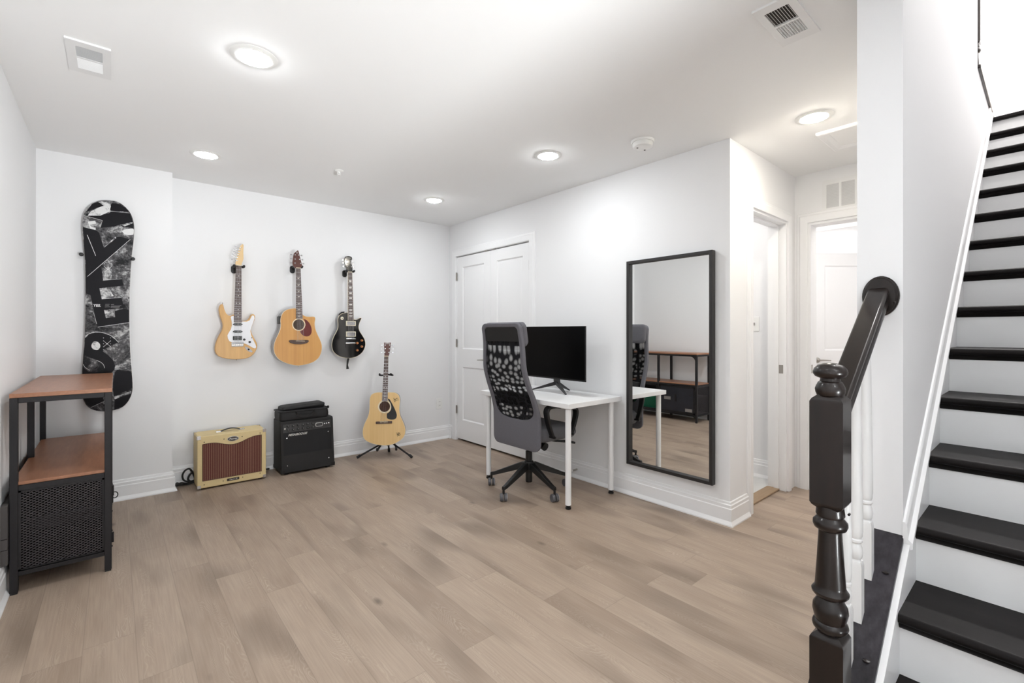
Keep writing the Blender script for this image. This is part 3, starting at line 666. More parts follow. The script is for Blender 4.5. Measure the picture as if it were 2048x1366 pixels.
t = thing('smoke_detector', 'white round smoke detector on ceiling above the mirror', 'smoke detector', (2.563, 1.703, HC))
obj('base', lathe(BM(), [(0, 0), (.072, 0), (.072, -.008), (.068, -.014), (0, -.014)], (2.563, 1.703, HC), 36), M['whiteplastic'], t)
obj('cover', lathe(BM(), [(.062, -.014), (.064, -.022), (.06, -.04), (.05, -.046), (0, -.048)], (2.563, 1.703, HC), 36), M['whiteplastic'], t)
for a in (0.2, 2.6): obj('test_button', lathe(BM(), [(.006, -.046), (.006, -.0485), (0, -.0485)], (2.563+.035*math.cos(a), 1.703+.035*math.sin(a), HC), 10), M['dark'], t)
def sprinkler(x, y, label, drop):
    t = thing('fire_sprinkler', label, 'sprinkler', (x, y, HC))
    obj('escutcheon', lathe(BM(), [(0, 0), (.032, 0), (.031, -.003), (.018, -.008), (0, -.009)], (x, y, HC), 24), M['whiteplastic'], t)
    bm = BM(); lathe(bm, [(.007, -.008), (.007, -.02), (.003, -.022), (.003, -.03), (0, -.03)], (x, y, HC), 12); tube(bm, [(x-.009, y, HC-.012), (x-.01, y, HC-.024), (x, y, HC-.034)], .002, 6); tube(bm, [(x+.009, y, HC-.012), (x+.01, y, HC-.024), (x, y, HC-.034)], .002, 6)
    obj('frame', bm, M['whiteplastic'], t); obj('deflector', lathe(BM(), [(0, -.034), (.013, -.035), (.013, -.037), (0, -.037)], (x, y, HC), 16), M['whiteplastic'], t)
sprinkler(1.289, 3.51, 'small white sprinkler head on the ceiling in front of the guitars', 0)
sprinkler(3.70, .79, 'small white sprinkler head on the hallway ceiling behind the square panel', 0)
grille('wall_grille', 'white louvered return grille above the hallway end doorway', 'vent', (xH, 1.13, 2.118), (0, -1, 0), (0, 0, 1), (-1, 0, 0), .232, .24, .03, [(.028, .108, .03, .205, 1), (.122, .204, .03, .205, 1)], .0105, M['vent'], tilt=.9)

# outlets, switch, door stop
t = thing('wall_outlet', 'white duplex outlet plate low on the back wall near the closet', 'outlet', (2.804, yA, .405))
F = Matrix.Translation((2.804, yA, .405))
obj('plate', place(slab(BM(), rrect(-.037, -.06, .037, .06, .006), [(0, 0), (0, .004), (.003, .006)]), F), M['whiteplastic'], t)
for z in (-.021, .021):
    rc = obj('receptacle', place(slab(BM(), rrect(-.017, z-.015, .017, z+.015, .008), [(0, .004), (0, .008)]), F), M['whiteplastic'], t)
    for dx in (-.006, .006): obj('slot', place(slab(BM(), rrect(dx-.0013, z-.003, dx+.0013, z+.007, .001), [(0, .0075), (0, .0084)]), F), M['dark'], rc)
t = thing('light_switch', 'white two-switch plate on the wall inside the side doorway', 'switch', (xH, 1.645, 1.285))
F = Matrix.Translation((xH, 1.645, 1.285)) @ Matrix.Rotation(-PI/2, 4, 'Z')
obj('plate', place(slab(BM(), rrect(-.062, -.06, .062, .06, .006), [(0, 0), (0, .004), (.003, .006)]), F), M['whiteplastic'], t)
for dx in (-.024, .024):
    obj('toggle', place(slab(BM(), rrect(dx-.005, -.012, dx+.005, .012, .002), [(0, .005), (.001, .014)]), F), M['sticker'], t)
t = thing('door_stop', 'small metal spring door stop on baseboard under the desk', 'door stop', (xB-.016, 2.575, .075))
obj('spring', tube(BM(), [(xB-.016-.06*i/60, 2.575+.006*math.cos(i*.9), .075+.006*math.sin(i*.9)) for i in range(61)], .0016, 6), M['nickel'], t)
obj('rubber_tip', tube(BM(), [(xB-.076, 2.575, .075), (xB-.09, 2.575, .075)], .008, 12), M['whiteplastic'], t)

# ------------------------------------------------------------------ instruments on the back wall
class Board:
    """a flat-fronted object: photo points land on its front plane and become local (u right, v up)"""
    def __init__(s, base, yaw=0.0, tilt=0.0, w=.09, crop=(0, 0, 1)):
        s.M = Matrix.Translation(base) @ Matrix.Rotation(yaw, 4, 'Z') @ Matrix.Rotation(tilt, 4, 'X')
        s.inv = s.M.inverted(); s.n = (s.M.to_3x3() @ Vector((0, -1, 0))); s.w = w; s.crop = crop
    def pt(s, u, v, w=None):
        ox, oy, k = s.crop; w = s.w if w is None else w
        p = hit(ox+u/k, oy+v/k, s.M @ Vector((0, -w, 0)), s.n)
        q = s.inv @ p; return Vector((q.x, q.z))
    def pts(s, L, w=None): return [s.pt(u, v, w) for u, v in L]

def bar2(bm, a, b, wd, w0, w1, wd2=None):
    a, b = Vector(a), Vector(b); t = (b-a).normalized(); n = Vector((-t.y, t.x)); wd2 = wd if wd2 is None else wd2
    return slab(bm, [a-n*wd/2, a+n*wd/2, b+n*wd2/2, b-n*wd2/2], [(0, w0), (0, w1)])
def neck_parts(T, nutL, nutR, endL, endR, wf, L, inlay, nfret, fb, strings_to, skip=(), wood=None, binding=False):
    nl, nr, el, er = map(Vector, (nutL, nutR, endL, endR)); c0 = (nl+nr)/2; c1 = (el+er)/2; ax = (c1-c0).normalized(); wn = (nr-nl).length; we = (er-el).length; Ltot = (c1-c0).length
    nn = Vector((-ax.y, ax.x))
    if nn.x < 0: nn = -nn
    at = lambda d, s: c0+ax*d+nn*s*(wn+(we-wn)*d/Ltot)/2
    bm = BM(); rings = []
    for d in (0, Ltot*.35, Ltot*.7, Ltot*.96):
        h = (wn+(we-wn)*d/Ltot)/2*.96; c = c0+ax*d
        rings.append([(c.x+nn.x*h*math.cos(a), -(wf-.007)+.020*math.sin(a), c.y+nn.y*h*math.cos(a)) for a in [PI*i/10 for i in range(11)]])
    obj('neck', loft(bm, rings, True, True), wood or M['maple'], T)
    if binding: obj('binding', slab(BM(), [at(0, -1.07), at(0, 1.07), at(Ltot, 1.07), at(Ltot, -1.07)], [(0, wf-.007), (0, wf-.0008)]), M['ivory'], T, smooth=False)
    f = obj('fretboard', slab(BM(), [at(0, -1), at(0, 1), at(Ltot, 1), at(Ltot, -1)], [(0, wf-.0065), (0, wf)]), fb, T, smooth=False)
    fr = [L*(1-2**(-i/12)) for i in range(nfret+1)]
    for i in range(1, nfret+1):
        if fr[i] > Ltot-.002: break
        a, b_ = at(fr[i], -1), at(fr[i], 1); obj('fret', bar2(BM(), a, b_, .0024, wf, wf+.0011), M['chrome'], f, smooth=False)
    for i in (3, 5, 7, 9, 12, 15, 17, 19):
        if i > nfret or fr[i] > Ltot: continue
        m = (fr[i]+fr[i-1])/2; fl = fr[i]-fr[i-1]
        if inlay == 'dot':
            for s in ((0,) if i != 12 else (-.5, .5)): q = at(m, s); obj('inlay', slab(BM(), ell(q.x, q.y, .0042, .0042, 14), [(0, wf), (0, wf+.0005)]), M['pearl'], f, smooth=False)
        elif inlay == 'trap':
            q = [at(m-fl*.3, -.62), at(m-fl*.3, .62), at(m+fl*.3, .5), at(m+fl*.3, -.5)]
            obj('inlay', slab(BM(), q, [(0, wf), (0, wf+.0005)]), M['pearl'], f, smooth=False)
        else:
            q = [at(m-fl*.25, -.55), at(m-.001, -.1), at(m-fl*.25, .5), at(m+fl*.1, .25), at(m+fl*.25, -.3)]
            obj('inlay', slab(BM(), q, [(0, wf), (0, wf+.0005)]), M['pearl'], f, smooth=False)
    obj('nut', bar2(BM(), at(-.003, -1), at(-.003, 1), .006, wf-.006, wf+.002), M['ivory'], T, smooth=False)
    e = Vector(strings_to[0]); sw = strings_to[1]
    for i in range(6):
        s = -1+2*i/5; a = at(0, s*.82); b_ = e+nn*s*sw
        obj('string', tube(BM(), [(a.x, -wf-.002, a.y), (b_.x, -wf-.009, b_.y)], .0007, 5), M['chrome'], T)
    return c0, ax, nn, at
def tuners(T, spots, dirs, w, peg=M['chrome'], btn=None):
    for (p, d) in zip(spots, dirs):
        p = Vector(p)
        bm = BM(); lathe(bm, [(.0, 0), (.0055, 0), (.0055, .002), (.0032, .003), (.0032, .009), (0, .0095)], (p.x, -w, p.y), 14, '-Y')
        t = obj('tuning_peg', bm, peg, T)
        q = p+Vector(d)
        bm = BM(); tube(bm, [(p.x, -w+.02, p.y), (q.x, -w+.02, q.y)], .0022, 8)
        dd = Vector(d).normalized(); z = q+dd*.008
        bm2 = BM(); rr = [[(q.x+dd.x*a+(-dd.y)*b_, -w+.02+c, q.y+dd.y*a+dd.x*b_) for b_, c in ((-h, -.0025), (h, -.0025), (h, .0025), (-h, .0025))] for a, h in ((-.001, .003), (.004, .0065), (.010, .0065), (.013, .004))]
        loft(bm2, rr); me = bpy.data.meshes.new('t'); bm2.to_mesh(me); bm2.free(); bm.from_mesh(me); bpy.data.meshes.remove(me)
        obj('tuner_button', bm, btn or peg, t, bevel=.001)
EDGE = lambda w0, w1, r=.005: [(r, w0), (r*.3, w0+r*.3), (0, w0+r), (0, w1-r), (r*.3, w1-r*.3), (r, w1)]

def hanger(c, z, label):
    t = thing('guitar_hanger', label, 'hanger', (c, yA, z), 'wall hangers holding guitars')
    F = Matrix.Translation((c-.022, yA, z-.012))
    obj('wall_plate', place(slab(BM(), rrect(-.021, -.034, .021, .034, .019), EDGE(0, .022, .005)), F), M['blackplastic'], t)
    bm = BM(); tube(bm, [(c-.022, yA-.018, z-.004), (c-.016, yA-.05, z+.004), (c, yA-.062, z+.008)], .008, 10); obj('arm', bm, M['blackmetal'], t)
    for s in (-1, 1):
        bm = BM(); tube(bm, [(c, yA-.062, z+.008), (c+s*.018, yA-.066, z+.007), (c+s*.034, yA-.078, z+.006), (c+s*.036, yA-.098, z+.007), (c+s*.036, yA-.112, z+.012)], [.008, .010, .011, .011, .009], 10)
        obj('padded_fork', bm, M['rubber'], t)
    return t
K3 = (400, 470, 4.711)

# --- blond solid-body electric
b = Board((.78, yA, .99), w=.09, crop=K3)
g = thing('electric_guitar', 'natural blond electric guitar with white pickguard, leftmost of the hanging guitars', 'guitar', mat=b.M)
out = b.pts([(320, 750), (298, 760), (270, 758), (247, 738), (232, 705), (220, 662), (208, 650), (190, 664), (181, 700), (186, 750), (204, 800), (218, 845), (210, 895), (180, 950), (152, 1015), (143, 1065), (148, 1105), (172, 1138), (215, 1157), (275, 1169), (345, 1172), (430, 1164), (488, 1138), (524, 1095), (539, 1050), (534, 1015), (512, 975), (490, 930), (481, 895), (490, 860), (508, 815), (518, 785), (516, 757), (500, 745), (482, 753), (468, 782), (448, 803), (420, 810), (390, 812), (355, 800)])
obj('body', slab(BM(), spline(out, 5), EDGE(.045, .09, .004)), M['natural'], g, angle=50)
pgd = b.pts([(288, 776), (297, 764), (318, 762), (319, 822), (392, 824), (396, 815), (440, 816), (468, 803), (484, 768), (494, 757), (508, 762), (513, 785), (502, 820), (483, 870), (474, 905), (481, 945), (502, 990), (522, 1030), (529, 1056), (520, 1068), (500, 1064), (470, 1046), (440, 1030), (412, 1020), (405, 1012), (300, 1012), (276, 1000), (262, 975), (258, 945), (270, 920), (290, 890), (300, 850), (297, 810)])
pg = obj('pickguard', slab(BM(), pgd, [(0, .09), (0, .0925), (.0008, .0932)]), M['whiteguard'], g, angle=30)
nL, nR, eL, eR = b.pts([(338, 288), (390, 290), (318, 820), (391, 822)])
saddle = (b.pt(354, 1022)); 
neck_parts(g, nL, nR, eL, eR, .099, (saddle-(nL+nR)/2).length, 'dot', 22, M['rosewood'], (saddle, .026))
hd = b.pts([(338, 288), (333, 262), (342, 243), (349, 205), (362, 155), (378, 108), (392, 90), (405, 85), (411, 98), (408, 160), (410, 225), (402, 250), (393, 268), (390, 289)])
obj('headstock', slab(BM(), hd, EDGE(.078, .092, .002)), M['maple'], g, angle=40)
tp = b.pts([(382, 120), (374, 143), (366, 167), (358, 190), (350, 213), (350, 240)]); tuners(g, tp, [(-.028+.0*i, .008) for i in range(6)], .092)
for v, hum in ((842, 0), (910, 0), (972, 1)):
    a, c = b.pt(306 if not hum else 309, v), b.pt(402 if not hum else 394, v)
    if hum: o = obj('pickup', slab(BM(), rrect(a.x, a.y-.0175, c.x, c.y+.0175, .004), [(0, .0925), (0, .099), (.001, .1)]), M['blackplastic'], g)
    else:
        P = [(a.x, a.y), (a.x+.013, a.y+.0095), (c.x-.013, c.y+.0095), (c.x, c.y), (c.x-.013, c.y-.0095), (a.x+.013, a.y-.0095)]; o = obj('pickup', slab(BM(), P, [(0, .0925), (0, .099), (.001, .1)]), M['blackplastic'], g)
    for r in ((-.008, .008) if hum else (0,)):
        for i in range(6):
            x = a.x+.016+(c.x-a.x-.032)*i/5; obj('pole_piece', slab(BM(), ell(x, a.y+r, .0022, .0022, 8), [(0, .1), (0, .1008)]), M['chrome'], o)
for u, v in ((416, 985), (467, 1008)):
    q = b.pt(u, v); obj('control_knob', lathe(BM(), [(0, 0), (.0095, 0), (.0085, .012), (.0075, .0135), (0, .0135)], (q.x, -.0932, q.y), 18, '-Y'), M['blackplastic'], g)
a, c = b.pt(482, 972), b.pt(488, 965); obj('selector_switch', bar2(BM(), a, c, .005, .093, .102), M['blackplastic'], g)
a, c = b.pt(296, 1052), b.pt(410, 1012); o = obj('bridge', slab(BM(), rrect(a.x, a.y, c.x, c.y, .003), [(0, .09), (0, .095), (.001, .0958)]), M['chrome'], g)
for i in range(6):
    x = a.x+(c.x-a.x)*(.1+.8*i/5); obj('saddle', slab(BM(), rrect(x-.0045, a.y+.006, x+.0045, c.y-.012, .001), [(0, .0958), (.0008, .103)]), M['nickel'], o)
P = spline(b.pts([(421, 1056), (440, 1052), (478, 1076), (496, 1098), (482, 1106), (446, 1090)]), 4); o = obj('jack_plate', slab(BM(), P, [(0, .09), (.001, .0918)]), M['chrome'], g)
q = b.pt(458, 1078); obj('jack_socket', slab(BM(), ell(q.x, q.y, .0075, .0075, 14), [(0, .0918), (0, .0925)]), M['black'], o)
for u, v in ((211, 648), (343, 1178)): q = b.pt(u, v, .07); obj('strap_button', lathe(BM(), [(0, -.006), (.004, -.005), (.003, .002), (.006, .006), (.005, .009), (0, .009)], (q.x, -.067, q.y), 12, 'Z'), M['chrome'], g)
hanger((hit(400+365/4.711, 470+268/4.711, (0, yA-.09, 0), (0, 1, 0))).x, hit(400, 470+268/4.711, (0, yA-.09, 0), (0, 1, 0)).z-.006, 'black wall hanger under the headstock of the blond electric guitar')

# --- cutaway acoustic
def acoustic(b, name, label, outl, side, top, wb, extra):
    g = thing(name, label, 'guitar', mat=b.M); W = b.w
    P = spline(b.pts(outl), 5)
    obj('body', slab(BM(), P, [(.004, wb), (0, wb+.004), (0, W-.003)]), side, g, angle=40)
    obj('soundboard', slab(BM(), inset(P, .0025), [(0, W-.004), (0, W-.0006), (.001, W)]), top, g, angle=30)
    obj('binding', ring_slab(BM(), P, inset(P, .0028), W-.0045, W-.0003), M['ivory'], g, smooth=False)
    return g
b = Board((1.264, yA, .91), w=.125, crop=K3)
g = acoustic(b, 'acoustic_guitar', 'cutaway acoustic guitar with oval dark red pickguard, hanging between the two electric guitars',
    [(905, 692), (862, 692), (822, 702), (788, 724), (768, 756), (758, 800), (760, 850), (753, 893), (735, 938), (712, 985), (697, 1035), (696, 1085), (710, 1130), (745, 1173), (800, 1203), (868, 1224), (930, 1231), (1005, 1219), (1072, 1195), (1120, 1155), (1144, 1102), (1149, 1045), (1134, 990), (1108, 935), (1088, 882), (1082, 832), (1087, 792), (1081, 773), (1060, 768), (1030, 769), (1000, 766), (975, 755), (958, 737), (940, 715)], M['sidegrey'], M['cedar'], .022, 0)
q = b.pt(931, 845); W = .125
obj('soundhole', slab(BM(), ell(q.x, q.y, .0475, .0475, 40), [(0, W), (0, W+.0006)]), M['rosewood'], g, smooth=False)
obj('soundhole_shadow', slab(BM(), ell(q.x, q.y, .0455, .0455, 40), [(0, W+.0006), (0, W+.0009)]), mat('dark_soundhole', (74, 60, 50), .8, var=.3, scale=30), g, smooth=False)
obj('rosette', ring_slab(BM(), ell(q.x, q.y, .056, .056, 40), ell(q.x, q.y, .0485, .0485, 40), W, W+.0009), M['ivory'], g, smooth=False)
P = spline(b.pts([(978, 793), (1005, 803), (1034, 835), (1051, 880), (1050, 922), (1032, 948), (1005, 956), (975, 948), (950, 925), (945, 905), (968, 894), (984, 874), (992, 848), (988, 815)]), 4)
obj('pickguard', slab(BM(), P, [(0, W), (.0006, W+.0016)]), M['redguard'], g)
P = spline(b.pts([(836, 1000), (850, 990), (905, 990), (960, 990), (1010, 990), (1024, 1000), (1005, 1018), (960, 1028), (925, 1029), (885, 1026), (852, 1016)]), 4)
br = obj('bridge', slab(BM(), P, [(0, W), (0, W+.006), (.002, W+.009)]), M['rosewood'], g)
a, c = b.pt(900, 998), b.pt(985, 1000); obj('saddle', bar2(BM(), a, c, .0035, W+.009, W+.0125), M['ivory'], br)
nL, nR, eL, eR = b.pts([(904, 314), (946, 314), (904, 788), (964, 791)])
neck_parts(g, nL, nR, eL, eR, W+.007, ((a+c)/2-(nL+nR)/2).length, 'zig', 20, M['rosewood'], ((a+c)/2, .028), wood=M['redwood'])
hd = b.pts([(904, 314), (890, 303), (876, 285), (872, 262), (880, 200), (887, 172), (905, 158), (922, 143), (929, 150), (940, 195), (955, 255), (963, 285), (958, 298), (946, 314)])
obj('headstock', slab(BM(), hd, EDGE(.11, .125, .002)), M['redwood'], g, angle=40)
q = b.pt(913, 166); obj('emblem', slab(BM(), [(q.x-.006, q.y-.006), (q.x+.006, q.y-.006), (q.x+.002, q.y+.008)], [(0, .125), (0, .1256)]), M['silver'], g, smooth=False)
tuners(g, b.pts([(897, 188), (896, 227), (895, 265), (929, 190), (938, 230), (948, 268)]), [(-.024, .002)]*3+[(.024, .002)]*3, .125)
# preamp sits in the upper left side
a, c = b.pt(760, 765), b.pt(758, 838)
obj('preamp', box(BM(), (a.x-.006, -.112, c.y), (a.x+.012, -.035, a.y)), M['blackplastic'], g, bevel=.002)
q = b.pt(928, 1236, .07); obj('strap_button', lathe(BM(), [(0, -.006), (.005, -.005), (.004, .004), (0, .004)], (q.x, -.07, q.y), 12, 'Z'), M['cream'], g)
qh = hit(400+925/4.711, 470+296/4.711, (0, yA-.11, 0), (0, 1, 0)); hanger(qh.x, qh.z-.008, 'black wall hanger under the pointed headstock of the cutaway acoustic guitar')

# --- black single-cutaway electric
b = Board((1.72, yA, .965), w=.095, crop=K3); W = .095
g = thing('electric_guitar', 'glossy black single-cutaway electric guitar with copper knobs, rightmost of the hanging guitars', 'guitar', mat=b.M)
P = spline(b.pts([(1394, 735), (1362, 735), (1330, 746), (1308, 768), (1299, 800), (1302, 840), (1300, 875), (1284, 915), (1260, 960), (1246, 1005), (1243, 1050), (1254, 1092), (1288, 1128), (1335, 1150), (1395, 1160), (1455, 1153), (1508, 1126), (1543, 1086), (1559, 1035), (1552, 985), (1528, 942), (1504, 903), (1496, 865), (1503, 830), (1516, 800), (1522, 785), (1514, 780), (1500, 785), (1482, 795), (1462, 797), (1446, 790)]), 5)
obj('body', slab(BM(), P, [(.004, .042), (0, .047), (0, W-.004), (.002, W-.001), (.004, W)]), M['blackgloss'], g, angle=40)
obj('binding', ring_slab(BM(), inset(P, -.0008), inset(P, .0022), W-.007, W-.0014), M['ivory'], g, smooth=False)
nL, nR, eL, eR = b.pts([(1393, 352), (1431, 352), (1393, 802), (1445, 806)])
sad = b.pt(1417, 978)
neck_parts(g, nL, nR, eL, eR, W+.008, (sad-(nL+nR)/2).length, 'trap', 22, M['rosewood'], (sad, .026), wood=M['redwood'], binding=True)
hd = b.pts([(1394, 352), (1388, 330), (1374, 300), (1366, 255), (1362, 222), (1370, 203), (1388, 199), (1402, 197), (1418, 200), (1432, 208), (1436, 225), (1424, 245), (1428, 270), (1438, 300), (1440, 325), (1431, 352)])
obj('headstock', slab(BM(), hd, EDGE(W-.018, W-.003, .002)), M['blackgloss'], g, angle=40)
q = b.pt(1401, 216); obj('logo', place(text_bm('Epiphone', .013, .3), Matrix.Translation((q.x, -W+.0028, q.y)) @ FRONT), M['silver'], g, smooth=False)
tuners(g, b.pts([(1385, 238), (1388, 266), (1390, 297), (1420, 240), (1424, 270), (1428, 300)]), [(-.026, .002)]*3+[(.022, .002)]*3, W-.003)
for v0, v1 in ((811, 856), (909, 959)):
    a, c = b.pt(1374, v1), b.pt(1466, v0)
    o = obj('pickup_ring', slab(BM(), rrect(a.x, a.y, c.x, c.y, .004), [(0, W), (.001, W+.008)]), M['cream'], g)
    p = obj('pickup', slab(BM(), rrect(a.x+.008, a.y+.007, c.x-.008, c.y-.007, .003), [(0, W+.008), (0, W+.011), (.001, W+.012)]), M['chrome'], o)
    for i in range(6): x = a.x+.016+(c.x-a.x-.032)*i/5; obj('pole_piece', slab(BM(), ell(x, a.y+(c.y-a.y)*.62, .0022, .0022, 8), [(0, W+.012), (0, W+.0128)]), M['dark'], p)
a, c = b.pt(1374, 978), b.pt(1462, 978); obj('bridge', bar2(BM(), a, c, .013, W, W+.014), M['chrome'], g, bevel=.003)
a, c = b.pt(1370, 1021), b.pt(1463, 1019); obj('tailpiece', bar2(BM(), a, c, .016, W, W+.013), M['chrome'], g, bevel=.005)
P = spline(b.pts([(1372, 1000), (1368, 1040), (1380, 1066), (1415, 1072), (1450, 1070), (1462, 1052), (1466, 1030), (1440, 1034), (1390, 1034)]), 4); obj('armrest_plate', slab(BM(), P, [(0, W), (0, W+.004)]), M['blackgloss'], g)
for u, v in ((1523, 994), (1481, 1019), (1523, 1051), (1481, 1086)): q = b.pt(u, v); obj('control_knob', lathe(BM(), [(0, 0), (.0125, 0), (.0115, .004), (.010, .013), (.009, .0145), (0, .0145)], (q.x, -W, q.y), 20, '-Y'), M['copper'], g)
q = b.pt(1339, 785); o = obj('switch_plate', slab(BM(), ell(q.x, q.y, .0155, .0155, 24), [(0, W), (.001, W+.0015)]), M['cream'], g)
obj('selector_switch', lathe(BM(), [(0, 0), (.005, 0), (.005, .004), (.002, .006), (.002, .014), (.0035, .016), (0, .02)], (q.x, -W-.001, q.y), 14, '-Y'), M['nickel'], o)
a = b.pts([(1398, 1155), (1392, 1185), (1386, 1225), (1390, 1262)], .07)
rings = [[(p.x-h, -.075, p.y), (p.x+h, -.075, p.y), (p.x+h, -.071, p.y), (p.x-h, -.071, p.y)] for p, h in zip(a, (.009, .010, .007, .013))]
obj('strap', loft(BM(), rings), M['nylon'], g, label='black strap end hanging below the body')
a = b.pts([(1308, 752), (1330, 732), (1356, 728)], .06); obj('strap_end', loft(BM(), [[(p.x, -.075, p.y-.007), (p.x, -.075, p.y+.007), (p.x, -.055, p.y+.007), (p.x, -.055, p.y-.007)] for p in a]), M['nylon'], g)
qh = hit(400+1412/4.711, 470+340/4.711, (0, yA-.09, 0), (0, 1, 0)); hanger(qh.x, qh.z-.008, 'black wall hanger under the headstock of the black electric guitar')

# --- acoustic on the floor stand
gy = math.atan2(-.5, .86)   # faces the middle of the room
b = Board((1.99, 4.205, .11), yaw=gy, tilt=math.radians(-7), w=.05, crop=(700, 680, 5.464)); W = .05
g = acoustic(b, 'acoustic_guitar', 'pale acoustic guitar with black teardrop pickguard standing on a floor stand', [(355, 572), (295, 573), (246, 588), (221, 620), (214, 668), (212, 730), (208, 785), (192, 845), (165, 900), (143, 960), (138, 1018), (150, 1072), (186, 1108), (250, 1134), (320, 1149), (392, 1153), (470, 1139), (540, 1104), (588, 1058), (605, 1000), (598, 940), (574, 880), (550, 825), (540, 765), (543, 705), (546, 648), (530, 600), (492, 576), (430, 571)], M['redwood'], M['spruce'], -.055, 0)
q = b.pt(379, 728)
obj('soundhole', slab(BM(), ell(q.x, q.y, .0505, .0505, 40), [(0, W), (0, W+.0006)]), mat('soundhole_shade_brown', (70, 44, 32), .8, var=.35, scale=25), g, smooth=False)  # flat dark disc painting the shade inside the hole
obj('rosette', ring_slab(BM(), ell(q.x, q.y, .064, .064, 40), ell(q.x, q.y, .0505, .0505, 40), W, W+.0009), M['ivory'], g, smooth=False)
P = spline(b.pts([(416, 642), (432, 648), (458, 690), (490, 755), (510, 808), (508, 845), (488, 866), (450, 870), (415, 862), (402, 840), (404, 805), (425, 790), (444, 765), (450, 730), (440, 690), (420, 662)]), 4)
obj('pickguard', slab(BM(), P, [(0, W), (.0006, W+.0016)]), M['blackplastic'], g)
a, c = b.pt(281, 917), b.pt(461, 885); br = obj('bridge', slab(BM(), rrect(a.x, a.y, c.x, c.y, .006), [(0, W), (0, W+.005), (.002, W+.008)]), M['rosewood'], g)
a, c = b.pt(326, 891), b.pt(413, 891); obj('saddle', bar2(BM(), a, c, .0035, W+.008, W+.0115), M['ivory'], br)
for i in range(6): p = b.pt(334+i*14.5, 904); obj('bridge_pin', lathe(BM(), [(0, 0), (.0032, 0), (.0028, .004), (0, .005)], (p.x, -W-.008, p.y), 10, '-Y'), M['ivory'], br)
nL, nR, eL, eR = b.pts([(375, 180), (420, 180), (352, 668), (412, 668)])
neck_parts(g, nL, nR, eL, eR, W+.007, ((a+c)/2-(nL+nR)/2).length, 'dot', 20, M['rosewood'], ((a+c)/2, .028), wood=M['redwood'])
hd = b.pts([(375, 180), (376, 160), (375, 110), (372, 60), (371, 27), (410, 31), (447, 27), (443, 70), (436, 120), (428, 160), (420, 180)])
obj('headstock', slab(BM(), hd, EDGE(W-.013, W, .002)), M['redwood'], g, angle=40)
q = b.pt(409, 41); obj('logo', place(text_bm('YAMAHA', .0125, 0, .0004), Matrix.Translation((q.x, -W-.0004, q.y)) @ FRONT), M['silver'], g, smooth=False)
tuners(g, b.pts([(385, 57), (385, 96), (382, 135), (434, 57), (430, 96), (426, 135)]), [(-.028, 0)]*3+[(.028, 0)]*3, W)
def squiggle(cu, cv, n, s):
    for i in range(n):
        pts = [b.pt(cu+s*(random.uniform(-1, 1)*.5+math.cos(i*2.1+j)*.6), cv+s*(random.uniform(-1, 1)*.5+math.sin(i*1.3+j*1.4)*.8)) for j in range(6)]
        obj('signature_mark', tube(BM(), [(p.x, -W-.0004, p.y) for p in spline(pts, 4, False)], .0011, 5), M['ink'], g)
squiggle(502, 652, 4, 26); squiggle(530, 1028, 4, 22)

# its stand
t = thing('guitar_stand', 'black folding tripod stand under the pale acoustic guitar', 'guitar stand', (1.99, 4.205, 0))
Rg = Matrix.Translation((1.99, 4.205, 0)) @ Matrix.Rotation(gy, 4, 'Z')
L = lambda x, y, z: Rg @ Vector((x, y, z))
hub = (0.02, .12, .17)
CL = Rg.inverted() @ Vector((0, 0, 0)); nk = Rg.inverted() @ hit(770, 751, (1.99, 4.205, 0), (math.sin(gy), -math.cos(gy), 0))
mxx = nk.x+(nk.x-CL.x)*(.135-nk.y)/(nk.y-CL.y)
for f in (Rg.inverted() @ Vector((1.777, 4.354, 0)), Rg.inverted() @ Vector((2.18, 4.031, 0)), Vector((.02, .22, 0))):
    e = Vector((f.x, f.y, .012)); lg = obj('leg', tube(BM(), [L(hub[0], hub[1]-.03, .150), L(*e)], .0085, 10), M['blackmetal'], t)
    dv = (e-Vector(hub)).normalized(); obj('rubber_foot', tube(BM(), [L(*(e-dv*.03)), L(*(e+dv*.008))], .0125, 12), M['rubber'], lg)
bm = BM(); tube(bm, [L(hub[0], hub[1], .09), L(hub[0], .115, .24)], .016, 14); obj('hub', bm, M['blackplastic'], t)
bm = BM(); tube(bm, [L(.02, .115, .22), L(mxx-.004, .125, .60), L(mxx, .135, .80)], .009, 10); obj('mast', bm, M['blackmetal'], t)
for s in (-1, 1):
    bm = BM(); tube(bm, [L(.02, .115, .16), L(.02+s*.06, .10, .115), L(.02+s*.085, .02, .085), L(.02+s*.088, -.055, .088), L(.02+s*.088, -.068, .108)], [.008, .008, .010, .011, .010], 10); obj('cradle_arm', bm, M['rubber'], t)
    bm = BM(); tube(bm, [L(mxx, .135, .80), L(nk.x+.02+s*.03, .115, .79), L(nk.x+.012+s*.055, .075, .792), L(nk.x+.004+s*.056, .03, .80), L(nk.x+s*.052, .012, .812)], [.008, .008, .009, .010, .008], 10); obj('neck_fork', bm, M['rubber'], t)

